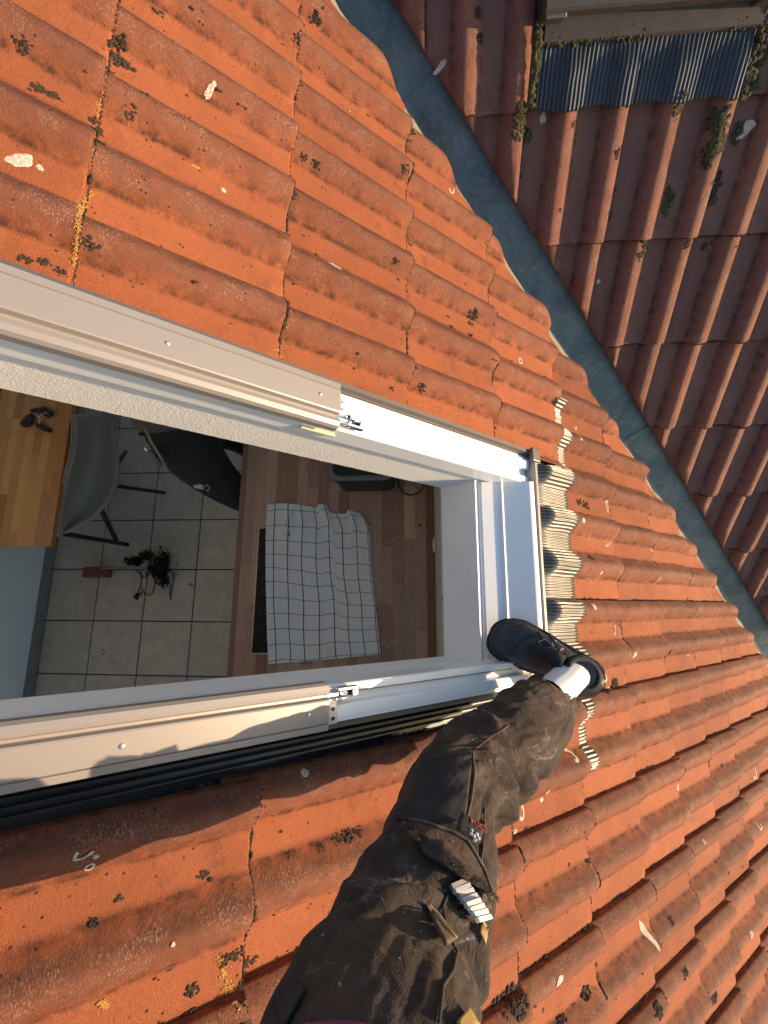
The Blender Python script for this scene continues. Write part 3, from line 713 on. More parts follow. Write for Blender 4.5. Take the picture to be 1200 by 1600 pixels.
# ================================================================== kitchen under the window
def shell():
    XL, XR, YB, YT = -2.46, .082, -1.75, 2.45
    def cz(x): return H0 + (-(D1 + .20) - N1.x * x) / N1.z
    def wall(name, label, pts, t):
        n = len(pts); mb = MB(); t = Vector(t)
        mb.add([Vector(p) for p in pts] + [Vector(p) + t for p in pts], [tuple(range(n)), tuple(range(n, 2 * n))[::-1]] + [(i, n + i, n + (i + 1) % n, (i + 1) % n) for i in range(n)])
        return tag(mb.build(name, M_WALL), label, 'wall', 'kitchen walls')
    wall('wall', 'pale blue grey wall at the left end of the kitchen behind the table', [(XL, YB, 0), (XL, YT, 0), (XL, YT, cz(XL)), (XL, YB, cz(XL))], (-.1, 0, 0))
    wall('wall', 'low knee wall with cream tiles behind the dark wood worktop', [(XR, YB, 0), (XR, YT, 0), (XR, YT, cz(XR)), (XR, YB, cz(XR))], (.1, 0, 0))
    for y, ty, lab, wx in ((YB, -.1, 'gable wall on the near side of the kitchen, with an added light opening', 1), (YT, .1, 'gable wall on the far side of the kitchen beyond the chair', 1)):
        x0, x1, z0, z1 = -2.3, -.35, .35, 2.1  # unseen openings in both gables, added to brighten the kitchen
        o = empty('wall', lab, 'wall', None, 'kitchen walls')
        for P in ([(XL, 0), (XR, 0), (XR, z0), (XL, z0)], [(XL, z0), (x0, z0), (x0, z1), (XL, z1)], [(x1, z0), (XR, z0), (XR, cz(XR)), (x1, cz(x1))], [(XL, z1), (x1, z1), (x1, cz(x1)), (XL, cz(XL))]):
            mb = MB(); n = len(P); mb.add([(a, y, b) for a, b in P] + [(a, y + ty, b) for a, b in P], [tuple(range(n)), tuple(range(n, 2 * n))[::-1]] + [(i, n + i, n + (i + 1) % n, (i + 1) % n) for i in range(n)])
            mb.build('wall_panel', M_WALL, o)
    # sloping ceiling with the hole of the roof window
    q = []
    def cp(u, v): return R1 @ Vector((u, v, -.2005))
    uL = (XL - (R1 @ Vector((0, 0, -.2005))).x) / S1.x; uR = (XR + .09 - (R1 @ Vector((0, 0, -.2005))).x) / S1.x
    mb = MB()
    for a0, a1, b0, b1 in ((uL, -.535, YB, YT), (1.016, uR, YB, YT), (-.535, 1.016, YB, -.172), (-.535, 1.016, .378, YT)):
        n = -N1 * -.02
        vs = [cp(a0, b0), cp(a1, b0), cp(a1, b1), cp(a0, b1)]; mb.add(vs + [v + n for v in vs], [(0, 1, 2, 3), (7, 6, 5, 4), (0, 4, 5, 1), (1, 5, 6, 2), (2, 6, 7, 3), (3, 7, 4, 0)])
    tag(mb.build('ceiling', M_WALL), kind='structure')
    # floor
    fl = empty('floor', 'x', 'x'); del fl['label']; del fl['category']; fl['kind'] = 'structure'
    MB().box((XL - .1, YB - .1, -.05), (XR + .1, YT + .1, -.006)).build('grout_bed', M_GROUT, fl)
    FX, FY, T = -2.11551, .53419, .333
    tm = None
    for i in range(-2, 7):
        for j in range(-6, 8):
            if tm is None:
                o = MB().box((.004, .004, -.008), (T - .004, T - .004, 0)).build('floor_tile', M_FTILE, fl, bevel=.0015); tm = o.data; o.location = (FX + i * T, FY + j * T, 0)
                # j counts away from the camera
            else:
                o = bpy.data.objects.new('floor_tile', tm); COL.objects.link(o); o.parent = fl; o.location = (FX + i * T, FY + j * T, random.uniform(-.0006, .0004))
    sk = empty('skirting', 'grey tiled skirting along the foot of the pale wall', 'skirting')
    for j in range(-6, 8):
        MB().box((XL, FY + j * T + .002, 0), (XL + .011, FY + (j + 1) * T - .002, .075)).build('skirting_tile', M_SKIRT, sk)
    # splash tiles on the knee wall
    sp = empty('splashback', 'cream tiled splashback strip between worktop and window reveal', 'splashback')
    for j in range(-5, 8):
        for k in range(4):
            y = -.02 + j * .155 + (.03 if k % 2 else 0); z = .905 + k * .15
            MB().box((XR - .007, y + .002, z + .002), (XR, y + .153, min(z + .148, 1.43))).build('wall_tile', M_WTILE, sp, bevel=.0012) if y < 1.6 else None
    MB().box((XR - .003, -1.0, .9), (XR - .0005, 1.2, 1.43)).build('grout_bed', M_GROUT, sp)
shell()

# worktop of glued blocks
def blocks(name, root, m, x0, x1, y0, y1, z, th, wd, lmin, lmax, seed):
    r = random.Random(seed); me = None; n = max(1, round((x1 - x0) / wd)); wd = (x1 - x0) / n
    u = MB().box((0, 0, -1), (1, 1, 0)); me = mesh(name, u.v, u.f); recalc(me); me.materials.append(m)
    for i in range(n):
        y = y0 - r.random() * lmin
        while y < y1:
            l = r.uniform(lmin, lmax); a, b = max(y, y0), min(y + l, y1)
            if b - a > .01:
                o = bpy.data.objects.new(name, me); COL.objects.link(o); o.parent = root
                o.location = (x0 + i * wd + .0003, a + .0003, z + r.uniform(0, .0002)); o.scale = (wd - .0006, b - a - .0006, th)
            y += l
wt = empty('worktop', 'dark walnut block kitchen worktop under the window, dusty at its right end', 'worktop')
blocks('wood_block', wt, M_WOODC, -.790, .040, -1.2, 1.5, .9, .035, .0475, .22, .55, 2)
MB().box((-.815, -1.2, .862), (-.7905, 1.5, .9005)).build('front_edge', wood('reddish_edge_strip', [(0, (.30, .155, .10)), (1, (.34, .18, .12))]), wt, bevel=.002)
MB().box((.0405, -1.2, .89), (.074, 1.5, .916)).build('rear_strip', wood('orange_brown_strip', [(0, (.26, .11, .05)), (1, (.30, .13, .06))]), wt, bevel=.002)
cb = empty('kitchen_base_cabinet', 'white base cabinet carrying the dark wood worktop', 'cabinet')
MB().box((-.77, -1.2, .1), (.07, 1.5, .86)).build('carcass', M_CREAM, cb)
MB().box((-.70, -1.2, 0), (.07, 1.5, .099)).build('plinth', M_BLACK, cb)
# debris on the worktop
mb = MB()
for _ in range(420):
    x = random.choice([random.gauss(-.07, .07), random.gauss(.0, .03)]); y = random.uniform(-.25, .5)
    if noise.noise(Vector((x * 9, y * 6, 2))) < .02 or not -.2 < x < .035: continue
    mb.blob((x, y, .9012), random.choice([.0008, .0012, .002]), (1, 1, .3), random.random() * 9, .6)
for x, y, x2, y2 in ((609, 848, 617, 841), (649, 857, 664, 842), (655, 875, 661, 868), (548, 780, 552, 772)):
    mb.tube([atz(x, y, .902), atz(x2, y2, .903)], .0022, 5)
for x, y, r in ((590, 813, .006), (606, 814, .008), (612, 818, .004), (612, 940, .006), (600, 1003, .006), (617, 1005, .008), (608, 1008, .005), (650, 890, .005)):
    p = atz(x, y, .901)
    for _ in range(14): mb.blob((p.x + random.gauss(0, r), p.y + random.gauss(0, r), .9012), random.uniform(.0008, .0024), (1, 1, .3), random.random() * 9, .6)
tag(mb.build('plaster_crumbs', M_DIRT, fix=False), 'white plaster crumbs and splinters scattered on the right end of the worktop', 'crumbs', kind='stuff')
mb = MB()
for x, y, r in ((656, 821, .006), (622, 909, .004), (630, 912, .004), (590, 951, .004), (636, 955, .002), (404, 820, .002)):
    p = atz(x, y, .902); mb.blob(p, r, (1, 1, .4), x, .6)
tag(mb.build('soil_crumbs', M_SOIL, fix=False), 'few black soil crumbs on the walnut worktop beside the towel', 'crumbs', kind='stuff')

# hob
a, b = atz(404, 824, .9), atz(393, 1022, .9)
x0, y1, y0 = (a.x + b.x) / 2, a.y, b.y
hob = empty('hob', 'black glass hob with thin steel rim, mostly hidden under the towel', 'hob', Matrix.Translation((x0, y0, .9005)))
MB().box((.006, .006, .0005), (.504, y1 - y0 - .006, .006)).build('glass_plate', M_GLASS, hob, bevel=.001)
mb = MB()
for p, q in (((0, 0, 0), (.006, y1 - y0, .008)), ((.504, 0, 0), (.51, y1 - y0, .008)), ((.006, 0, 0), (.504, .006, .008)), ((.006, y1 - y0 - .006, 0), (.504, y1 - y0, .008))): mb.box(p, q)
mb.build('steel_rim', M_RIM, hob)
mb = MB()
for k in range(40): mb.blob((.01 + random.random() * .06, random.random() * .5, .0065), random.choice([.0006, .001, .0014]), (1, 1, .4), k, .5)
o = mb.build('crumbs', M_DIRT, hob, fix=False); o['kind'] = 'stuff'

# towel
def towel():
    top = [(0, 418, 788), (.14, 440, 786), (.28, 462, 788), (.42, 484, 791), (.50, 495, 793), (.53, 498, 788), (.62, 511, 788), (.645, 514, 800), (.70, 522, 802), (.80, 540, 803), (.83, 543, 797), (.95, 559, 800), (1, 563, 803)]
    right = [(0, 563, 803), (.06, 570, 812), (.11, 576, 828), (.2, 577, 850), (.4, 582, 905), (.6, 587, 945), (1, 595, 1022)]
    left = [(0, 418, 788), (.2, 415, 838), (.5, 415, 905), (.8, 417, 985), (1, 419, 1038)]
    bot = [(0, 419, 1038), (.3, 470, 1034), (.6, 528, 1029), (1, 595, 1022)]
    def ip(t, s):
        for k in range(len(t) - 1):
            if s <= t[k + 1][0]:
                f = (s - t[k][0]) / (t[k + 1][0] - t[k][0]); return Vector((t[k][1] + f * (t[k + 1][1] - t[k][1]), t[k][2] + f * (t[k + 1][2] - t[k][2])))
        return Vector(t[-1][1:])
    nx, ny = 110, 150; vs = []; uv = []
    for j in range(ny + 1):
        t = j / ny
        for i in range(nx + 1):
            s = i / nx
            P = ip(top, s) * (1 - t) + ip(bot, s) * t + ip(left, t) * (1 - s) + ip(right, t) * s
            P -= (ip(top, 0) * (1 - s) * (1 - t) + ip(top, 1) * s * (1 - t) + ip(bot, 0) * (1 - s) * t + ip(bot, 1) * s * t)
            p = atz(P.x, P.y, .9105)
            z = .002 * noise.noise(Vector((p.x * 14, p.y * 10, 0))) + .0012 * noise.noise(Vector((p.x * 40, p.y * 30, 0)))
            z += .005 * math.exp(-((s - .33) / .035) ** 2) * sstep(.42, .05, t) * (1 - sstep(.0, .6, abs(s - .33 + .5 * (t - .1))))
            z += .009 * math.exp(-((s - .56 - .35 * max(0, t - .03)) / .05) ** 2) * sstep(.28, .02, t)
            z += .008 * math.exp(-((s - .16 - .9 * max(0, .13 - t)) / .03) ** 2) * sstep(.35, .05, t)
            z += .006 * math.exp(-((s - .88 + .5 * t) / .04) ** 2) * sstep(.3, .0, t)
            z += .004 * math.exp(-((s - .19) / .02) ** 2) * sstep(.6, .2, t)
            z = max(z, -.002)
            vs.append((p.x, p.y, p.z + z)); uv.append((s + .012 * noise.noise(Vector((s * 3, t * 4, 1))) + .06 * max(0, .12 - t) * (s - .4), t + .012 * noise.noise(Vector((s * 4, t * 3, 5)))))
    fs = [(j * (nx + 1) + i, j * (nx + 1) + i + 1, (j + 1) * (nx + 1) + i + 1, (j + 1) * (nx + 1) + i) for j in range(ny) for i in range(nx)]
    me = mesh('kitchen_towel', vs, [f[::-1] for f in fs]); l = me.uv_layers.new(name='UV')
    for lp in me.loops: l.data[lp.index].uv = uv[lp.vertex_index]
    o = link('kitchen_towel', me, M_TOWEL, smooth=True); so_ = o.modifiers.new('thickness', 'SOLIDIFY'); so_.thickness = .0015; so_.offset = -1
    tag(o, 'white kitchen towel with dark blue check lines spread over the hob', 'towel')
    mb = MB(); mb.tube([atz(450, 838, .914), atz(452, 835, .9145), atz(453, 832, .914)], .0022, 6)
    for x, y in ((486, 928), (499, 928), (500, 942), (503, 947), (518, 916), (552, 863), (458, 952), (436, 890)): mb.blob(atz(x, y, .9125), .0014, (1, 1, .5), x, .4)
    tag(mb.build('towel_crumbs', M_SOIL, fix=False), 'tiny black crumbs lying on the checked towel', 'crumbs', kind='stuff')
towel()

# dark bread bin like container, partly behind the reveal
def container():
    a = atz(516, 738, 1.02); b = atz(619, 770, .9); x0, x1 = a.x + .02, b.x; y0 = b.y
    root = empty('storage_container', 'dark grey rounded container with pale rim at the far end of the worktop', 'container', Matrix.Translation(((x0 + x1) / 2, y0 + .11, .9005)))
    def ring(hx, hy, r, z, n=8):
        out = []
        for cx, cy, a0 in ((hx - r, hy - r, 0), (-hx + r, hy - r, 90), (-hx + r, -hy + r, 180), (hx - r, -hy + r, 270)):
            for k in range(n): t = math.radians(a0 + 90 * k / (n - 1)); out.append((cx + r * math.cos(t), cy + r * math.sin(t), z))
        return out
    hx, hy = (x1 - x0) / 2, .11
    def loft(name, secs, m, parent):
        vs = []; n = len(secs[0])
        for s in secs: vs += s
        fs = [(i * n + k, i * n + (k + 1) % n, (i + 1) * n + (k + 1) % n, (i + 1) * n + k) for i in range(len(secs) - 1) for k in range(n)]
        fs += [tuple(range(n))[::-1], tuple(range((len(secs) - 1) * n, len(secs) * n))]
        return MB().add(vs, fs).build(name, m, parent, smooth=False)
    loft('body', [ring(hx - .02, hy - .02, .03, 0), ring(hx - .006, hy - .006, .035, .012), ring(hx, hy, .04, .19), ring(hx, hy, .04, .225)], M_BLACK, root)
    loft('rim', [ring(hx + .004, hy + .004, .042, .2255), ring(hx + .004, hy + .004, .042, .236), ring(hx - .004, hy - .004, .038, .239)], M_PALEPL, root)
    loft('lid', [ring(hx - .014, hy - .014, .03, .2395), ring(hx - .018, hy - .018, .03, .25)], M_BLACK, root)
    pts = [atz(x, y, z) for x, y, z in ((622, 748, .92), (623, 760, .906), (630, 770, .905), (642, 774, .905), (654, 770, .905), (661, 762, .906), (664, 750, .92))]
    tag(MB().tube(pts, .0035, 8).build('power_cable', M_BLACK, smooth=True, fix=False), 'black cable loop lying beside the dark container on the worktop', 'cable')
container()
sb = empty('wall_socket', 'small cream wall socket low on the tiled splashback', 'socket', Matrix.Translation((.075, atz(683, 852, .97).y, .985)))
MB().box((-.009, -.030, -.03), (-.0005, .030, .03)).build('socket_plate', M_CREAM, sb, bevel=.003)
MB().tube([(-.0115, 0, 0), (-.0092, 0, 0)], .019, 16).build('socket_insert', M_CREAM, sb)

# table with block top
tb = empty('dining_table', 'wooden table with warm striped block top in the left corner', 'table')
tx1, ty0 = -1.835, .262
blocks('wood_block', tb, M_WOODT, -2.445, tx1, ty0, 1.65, .75, .03, .047, .25, .6, 5)
for x in (-2.42, -2.30):
    for y in (ty0 + .42, 1.5): MB().box((x, y, 0), (x + .05, y + .05, .7195)).build('leg', M_WOODT, tb)
MB().box((-2.40, ty0 + .30, .66), (tx1 - .30, 1.55, .7195)).build('apron', M_WOODT, tb)
# tangle on the table
tg = empty('key_pouch', 'small tangle of dark brown leather pouch and silver keys on the wooden table', 'key pouch', Matrix.Translation(atz(55, 655, .752)))
c = tg.matrix_world.translation.copy()
def lp(x, y, z): return atz(x, y, .75 + z) - c
mb = MB()
for x, y, r, s in ((42, 660, .030, 1), (47, 652, .024, 2), (76, 645, .026, 3), (68, 640, .02, 5)): mb.blob(lp(x, y, .018), r, (1, .9, .6), s, .3, 3)
mb.tube([lp(60, 664, .012), lp(68, 668, .014), (lp(78, 673, .012))], [.014, .016, .012], 10); mb.tube([lp(50, 642, .02), lp(60, 640, .024), lp(70, 642, .02)], .012, 8)
mb.build('leather_pouch', simple('dark_brown_leather', (.03, .016, .012), .5, bscale=80), tg, smooth=True, fix=False)
mb = MB(); mb.tube([lp(54, 646, .03), lp(60, 652, .034), lp(61, 662, .028)], .003, 6); mb.tube([lp(58, 652, .034), lp(66, 648, .034)], .003, 6); mb.tube([lp(60, 650, .036), lp(65, 656, .034)], .0025, 6); mb.blob(lp(71, 645, .045), .004, (1, 1, .6), 1, 0, 2)
mb.build('key', M_STEEL, tg, smooth=True, fix=False)

# chair
def chair():
    root = empty('shell_chair', 'grey upholstered shell chair with black splayed metal legs beside the table', 'chair', Matrix.Translation((-1.75, .75, 0)))
    o0 = root.matrix_world.translation.copy()
    L = lambda x, y, z: atz(x, y, z) - o0
    # curved shell: rows from the tall left edge to the low right edge
    rows = []
    left = [(112, 648, .80), (113, 668, .80), (112, 692, .79), (107, 720, .77), (100, 745, .75), (94, 768, .72), (90, 790, .68), (86, 818, .60), (85, 838, .53)]
    right = [(196, 640, .50), (180, 668, .48), (182, 690, .47), (186, 712, .46), (188, 735, .455), (184, 760, .455), (172, 785, .46), (150, 808, .47), (110, 832, .50)]
    nn = 30; nm = 18; vs = []
    def smp(t, s):
        f = s * (len(t) - 1); i = min(int(f), len(t) - 2); f -= i; a, b = t[i], t[i + 1]; return [a[k] * (1 - f) + b[k] * f for k in range(3)]
    for i in range(nn + 1):
        a = smp(left, i / nn); b = smp(right, i / nn)
        for j in range(nm + 1):
            t = j / nm; e = t ** 1.25
            z = a[2] + (b[2] - a[2]) * (1 - (1 - t) ** 2.2) - .03 * math.sin(math.pi * t)
            vs.append(L(a[0] + (b[0] - a[0]) * e, a[1] + (b[1] - a[1]) * e, z))
    fs = [(i * (nm + 1) + j, i * (nm + 1) + j + 1, (i + 1) * (nm + 1) + j + 1, (i + 1) * (nm + 1) + j) for i in range(nn) for j in range(nm)]
    o = MB().add(vs, fs).build('upholstered_shell', M_CHAIR, root, smooth=True, fix=False)
    m_ = o.modifiers.new('thickness', 'SOLIDIFY'); m_.thickness = .022; m_.offset = -1
    MB().tube([L(*smp(left, s / 20)) for s in range(0, 16)], .005, 6).build('piping', M_PIPE, root, smooth=True, fix=False)
    for a, b, r in (((165, 757, .44), (257, 770, .012), .0125), ((88, 832, .46), (200, 851, .02), .0155), ((150, 780, .44), (182, 845, .05), .0165), ((170, 745, .44), (196, 706, .05), .015)):
        MB().tube([L(*a), L(*b)], [r, r * .85], 12).build('leg', M_BLACK, root, smooth=False, fix=False)
    MB().tube([L(86, 828, .455), L(140, 800, .44), L(175, 750, .44)], .012, 8).build('seat_support', M_BLACK, root, smooth=True, fix=False)
chair()

# things on the floor
br = empty('hand_brush', 'red brown hand brush with pale handle lying on the floor tiles', 'brush', Matrix.Translation(atz(148, 892, 0)))
c = br.matrix_world.translation.copy(); fl_ = lambda x, y, z: atz(x, y, z) - c
a, b = fl_(129, 886, .05), fl_(167, 902, .05)
MB().box((a.x, b.y, .022), (b.x, a.y, .05)).build('brush_block', M_BRUSH, br, bevel=.006)
mb = MB(); rb = random.Random(4)
for _ in range(500):
    x, y = rb.uniform(a.x + .004, b.x - .004), rb.uniform(b.y + .004, a.y - .004); mb.tube([(x, y, .024), (x + rb.gauss(0, .004), y + rb.gauss(0, .004), .001)], .0011, 3, False)
o = mb.build('bristles', M_BLACK, br, fix=False); o['kind'] = 'stuff'
MB().tube([fl_(160, 888, .045), fl_(185, 887, .05), fl_(228, 887, .03)], [.009, .008, .010], 10).build('handle', M_WOODL, br, smooth=True, fix=False)
def plant():
    r = random.Random(9); root = empty('uprooted_plant', 'uprooted dark plant with soil and loose roots on the floor tiles', 'plant', Matrix.Translation(atz(240, 892, 0)))
    c = root.matrix_world.translation.copy(); q = lambda x, y, z: atz(x, y, z) - c
    mb = MB()
    for cx, cy, sx, sy, n in ((247, 890, 13, 13, 260), (213, 877, 14, 7, 110), (228, 868, 9, 5, 60), (258, 876, 6, 12, 90), (257, 908, 6, 9, 60), (213, 930, 6, 4, 22)):
        for _ in range(n):
            x, y = r.gauss(cx, sx * .55), r.gauss(cy, sy * .55); z = abs(r.gauss(0, .03 if n > 200 else .012)) + .004
            mb.blob(q(x, y, z), r.uniform(.003, .011), (1, 1, .7), r.random() * 99, .7)
    mb.build('soil_lump', M_SOIL, root, fix=False)['kind'] = 'stuff'
    mb = MB()
    for _ in range(150):
        x, y = r.gauss(246, 9), r.gauss(886, 11); a_ = r.random() * 6.28; l = r.uniform(5, 15)
        mb.tube([q(x, y, .03), q(x + l * .6 * math.cos(a_), y + l * .6 * math.sin(a_), .05), q(x + l * math.cos(a_ + .4), y + l * math.sin(a_ + .4), .02)], [.0022, .0016, .0008], 4)
    mb.build('stems', M_SOIL, root, fix=False)['kind'] = 'stuff'
    mb = MB()
    for pts in ([(220, 893), (221, 905), (219, 918), (226, 927), (232, 931), (238, 927), (243, 910)], [(219, 918), (213, 930)], [(269, 893), (271, 905), (268, 925), (266, 938)], [(262, 900), (266, 915), (265, 932)], [(212, 892), (220, 897), (224, 903)], [(240, 905), (247, 911), (252, 905)]):
        mb.tube([q(x, y, .006) for x, y in pts], .0028, 5)
    mb.build('root', M_SOIL, root, smooth=True, fix=False)
    mb = MB()
    for x, y, s in ((297, 913, .008), (300, 915, .006), (142, 960, .006), (142, 929, .004), (203, 975, .003), (209, 900, .003), (213, 901, .004), (160, 1015, .006), (163, 1018, .005), (161, 1022, .005), (155, 1006, .004), (169, 1008, .003), (190, 993, .005), (238, 988, .004), (275, 940, .004), (259, 792, .005),
                    (357, 927, .005), (338, 996, .004), (180, 1036, .005), (144, 1030, .004), (276, 893, .005), (195, 980, .003), (230, 972, .003), (88, 1030, .003)):
        mb.blob(atz(x, y, .002), s, (1, .8, .4), x, .6)
    rr = random.Random(2)
    for _ in range(160): mb.blob(atz(rr.uniform(90, 360), rr.uniform(860, 1060), .001), rr.choice([.001, .0015, .0025]), (1, 1, .4), rr.random() * 9, .5)
    tag(mb.build('floor_crumbs', M_SOIL, fix=False), 'scattered dark soil crumbs across the kitchen floor tiles', 'crumbs', kind='stuff')
plant()

# ================================================================== people
def skin_body(name, nodes, edges, m, parent, root=0, sub=2):
    me = bpy.data.meshes.new(name); me.from_pydata([tuple(n[0]) for n in nodes], edges, []); o = link(name, me, m, parent)
    sk = o.modifiers.new('skin', 'SKIN'); sk.use_smooth_shade = True
    for i, n in enumerate(nodes):
        r = n[1]; r = (r, r) if not isinstance(r, tuple) else r
        me.skin_vertices[0].data[i].radius = r; me.skin_vertices[0].data[i].use_root = (i == root)
    s = o.modifiers.new('sub', 'SUBSURF'); s.levels = sub; s.render_levels = sub
    return o
def W(x, y, z): return Vector((x, y, z))

# the helper in the kitchen: stands at the worktop and bends away under the roof
p2 = empty('person', 'person in dark grey clothes bending beside the worktop in the kitchen below', 'person', Matrix.Translation((-1.05, .72, 0)))
o0 = p2.matrix_world.translation.copy(); K = lambda x, y, z: W(x, y, z) - o0
skin_body('trousers', [(K(-1.06, .66, .98), (.155, .13)), (K(-1.0, .60, .84), .115), (K(-.95, .555, .50), .085), (K(-.955, .60, .10), .070), (K(-1.05, .86, .86), .105), (K(-1.0, .90, .5), .08), (K(-1.0, .92, .10), .065), (K(-1.08, .76, 1.06), (.16, .125))],
          [(0, 1), (1, 2), (2, 3), (0, 4), (4, 5), (5, 6), (0, 7)], M_DTROU, p2)
skin_body('jacket', [(K(-1.07, .74, 1.04), (.165, .14)), (K(-1.08, .92, 1.20), (.18, .14)), (K(-1.06, 1.12, 1.30), (.19, .14)), (K(-1.03, 1.28, 1.34), (.09, .08)), (K(-1.24, 1.18, 1.28), .06), (K(-1.30, 1.36, 1.08), .05), (K(-1.22, 1.50, .98), .042),
                     (K(-.86, 1.18, 1.28), .06), (K(-.76, 1.36, 1.12), .05), (K(-.72, 1.50, 1.0), .042)], [(0, 1), (1, 2), (2, 3), (2, 4), (4, 5), (5, 6), (2, 7), (7, 8), (8, 9)], M_DGREY, p2, 1)
skin_body('head', [(K(-1.02, 1.32, 1.36), .055), (K(-1.01, 1.42, 1.40), (.085, .10)), (K(-1.0, 1.50, 1.40), (.075, .085))], [(0, 1), (1, 2)], M_SKIN, p2, 1)
skin_body('hair', [(K(-1.01, 1.41, 1.43), (.088, .09)), (K(-1.0, 1.47, 1.44), (.078, .075))], [(0, 1)], M_HAIR, p2, 0)
for sx, x in ((0, -1.22), (1, -.72)):
    hb = MB(); base = K(x, 1.52, .965)
    hand = [(base, .026), (base + W(0, .05, -.01), (.036, .018)), (base + W(0, .085, -.015), (.036, .015))]; ed = [(0, 1), (1, 2)]
    for k, dx in enumerate((-.028, -.010, .010, .027)):
        l = (.07, .082, .078, .06)[k]; hand += [(base + W(dx, .085 + l * .45, -.02), .009), (base + W(dx, .085 + l * .8, -.035), .008)]; ed += [(2, 3 + 2 * k), (3 + 2 * k, 4 + 2 * k)]
    sg = 1 if sx == 0 else -1; hand += [(base + W(.045 * sg, .05, -.01), .011), (base + W(.055 * sg, .085, -.02), .009)]; ed += [(1, 11), (11, 12)]
    skin_body('hand', hand, ed, M_SKIN, p2, 0, 1)
for y in (.60, .92):
    x = -.955 if y < .7 else -1.0
    skin_body('shoe', [(K(x - .06, y, .055), (.042, .05)), (K(x + .06, y, .05), (.046, .042)), (K(x + .17, y, .035), (.048, .03))], [(0, 1), (1, 2)], M_BLACK, p2, 0)
# phone on the belt, white tag and ring on the trousers
def place_box(name, px, py, z, ex, ey, ez, rot, m, parent, o0, bev=.003):
    p = atz(px, py, z) - o0; o = MB().box((-ex / 2, -ey / 2, -ez / 2), (ex / 2, ey / 2, ez / 2)).build(name, m, parent, bevel=bev); o.location = p; o.rotation_euler = rot; return o
place_box('belt_phone', 242, 714, 1.10, .022, .085, .05, (0, 0, .62), M_PALEPL, p2, o0)
place_box('belt_clasp', 236, 703, 1.13, .024, .02, .05, (0, 0, .62), M_CHROME, p2, o0)
place_box('white_tag', 311, 760, .90, .040, .018, .03, (0, 0, -.12), M_SOCK, p2, o0)
t = MB(); cc = atz(323, 763, .90) - o0
t.tube([cc + W(.014 * math.cos(a), .014 * math.sin(a), .004) for a in [k * .45 for k in range(-3, 9)]], .005, 6); t.build('finger_loop', M_SKIN, p2, smooth=True, fix=False)
MB().tube([atz(x, y, z) - o0 for x, y, z in ((226, 668, 1.2), (236, 690, 1.17), (250, 712, 1.14), (262, 736, 1.10))], .006, 6).build('jacket_hem_piping', M_PIPE, p2, smooth=True, fix=False)

# ---------------- the photographer, standing over the window; one leg reaches the lower frame
me_ = empty('person', 'person in black work trousers and black trainer stepping onto the lower window frame', 'person', Matrix.Translation(ORG + Vector((0, -.35, -.6))))
PO = me_.matrix_world.translation.copy()
def pxz(x, y, zr):            # world point seen at (x, y), zr metres relative to the camera height
    r = ray(x, y); return ORG + r * (zr / r.z)
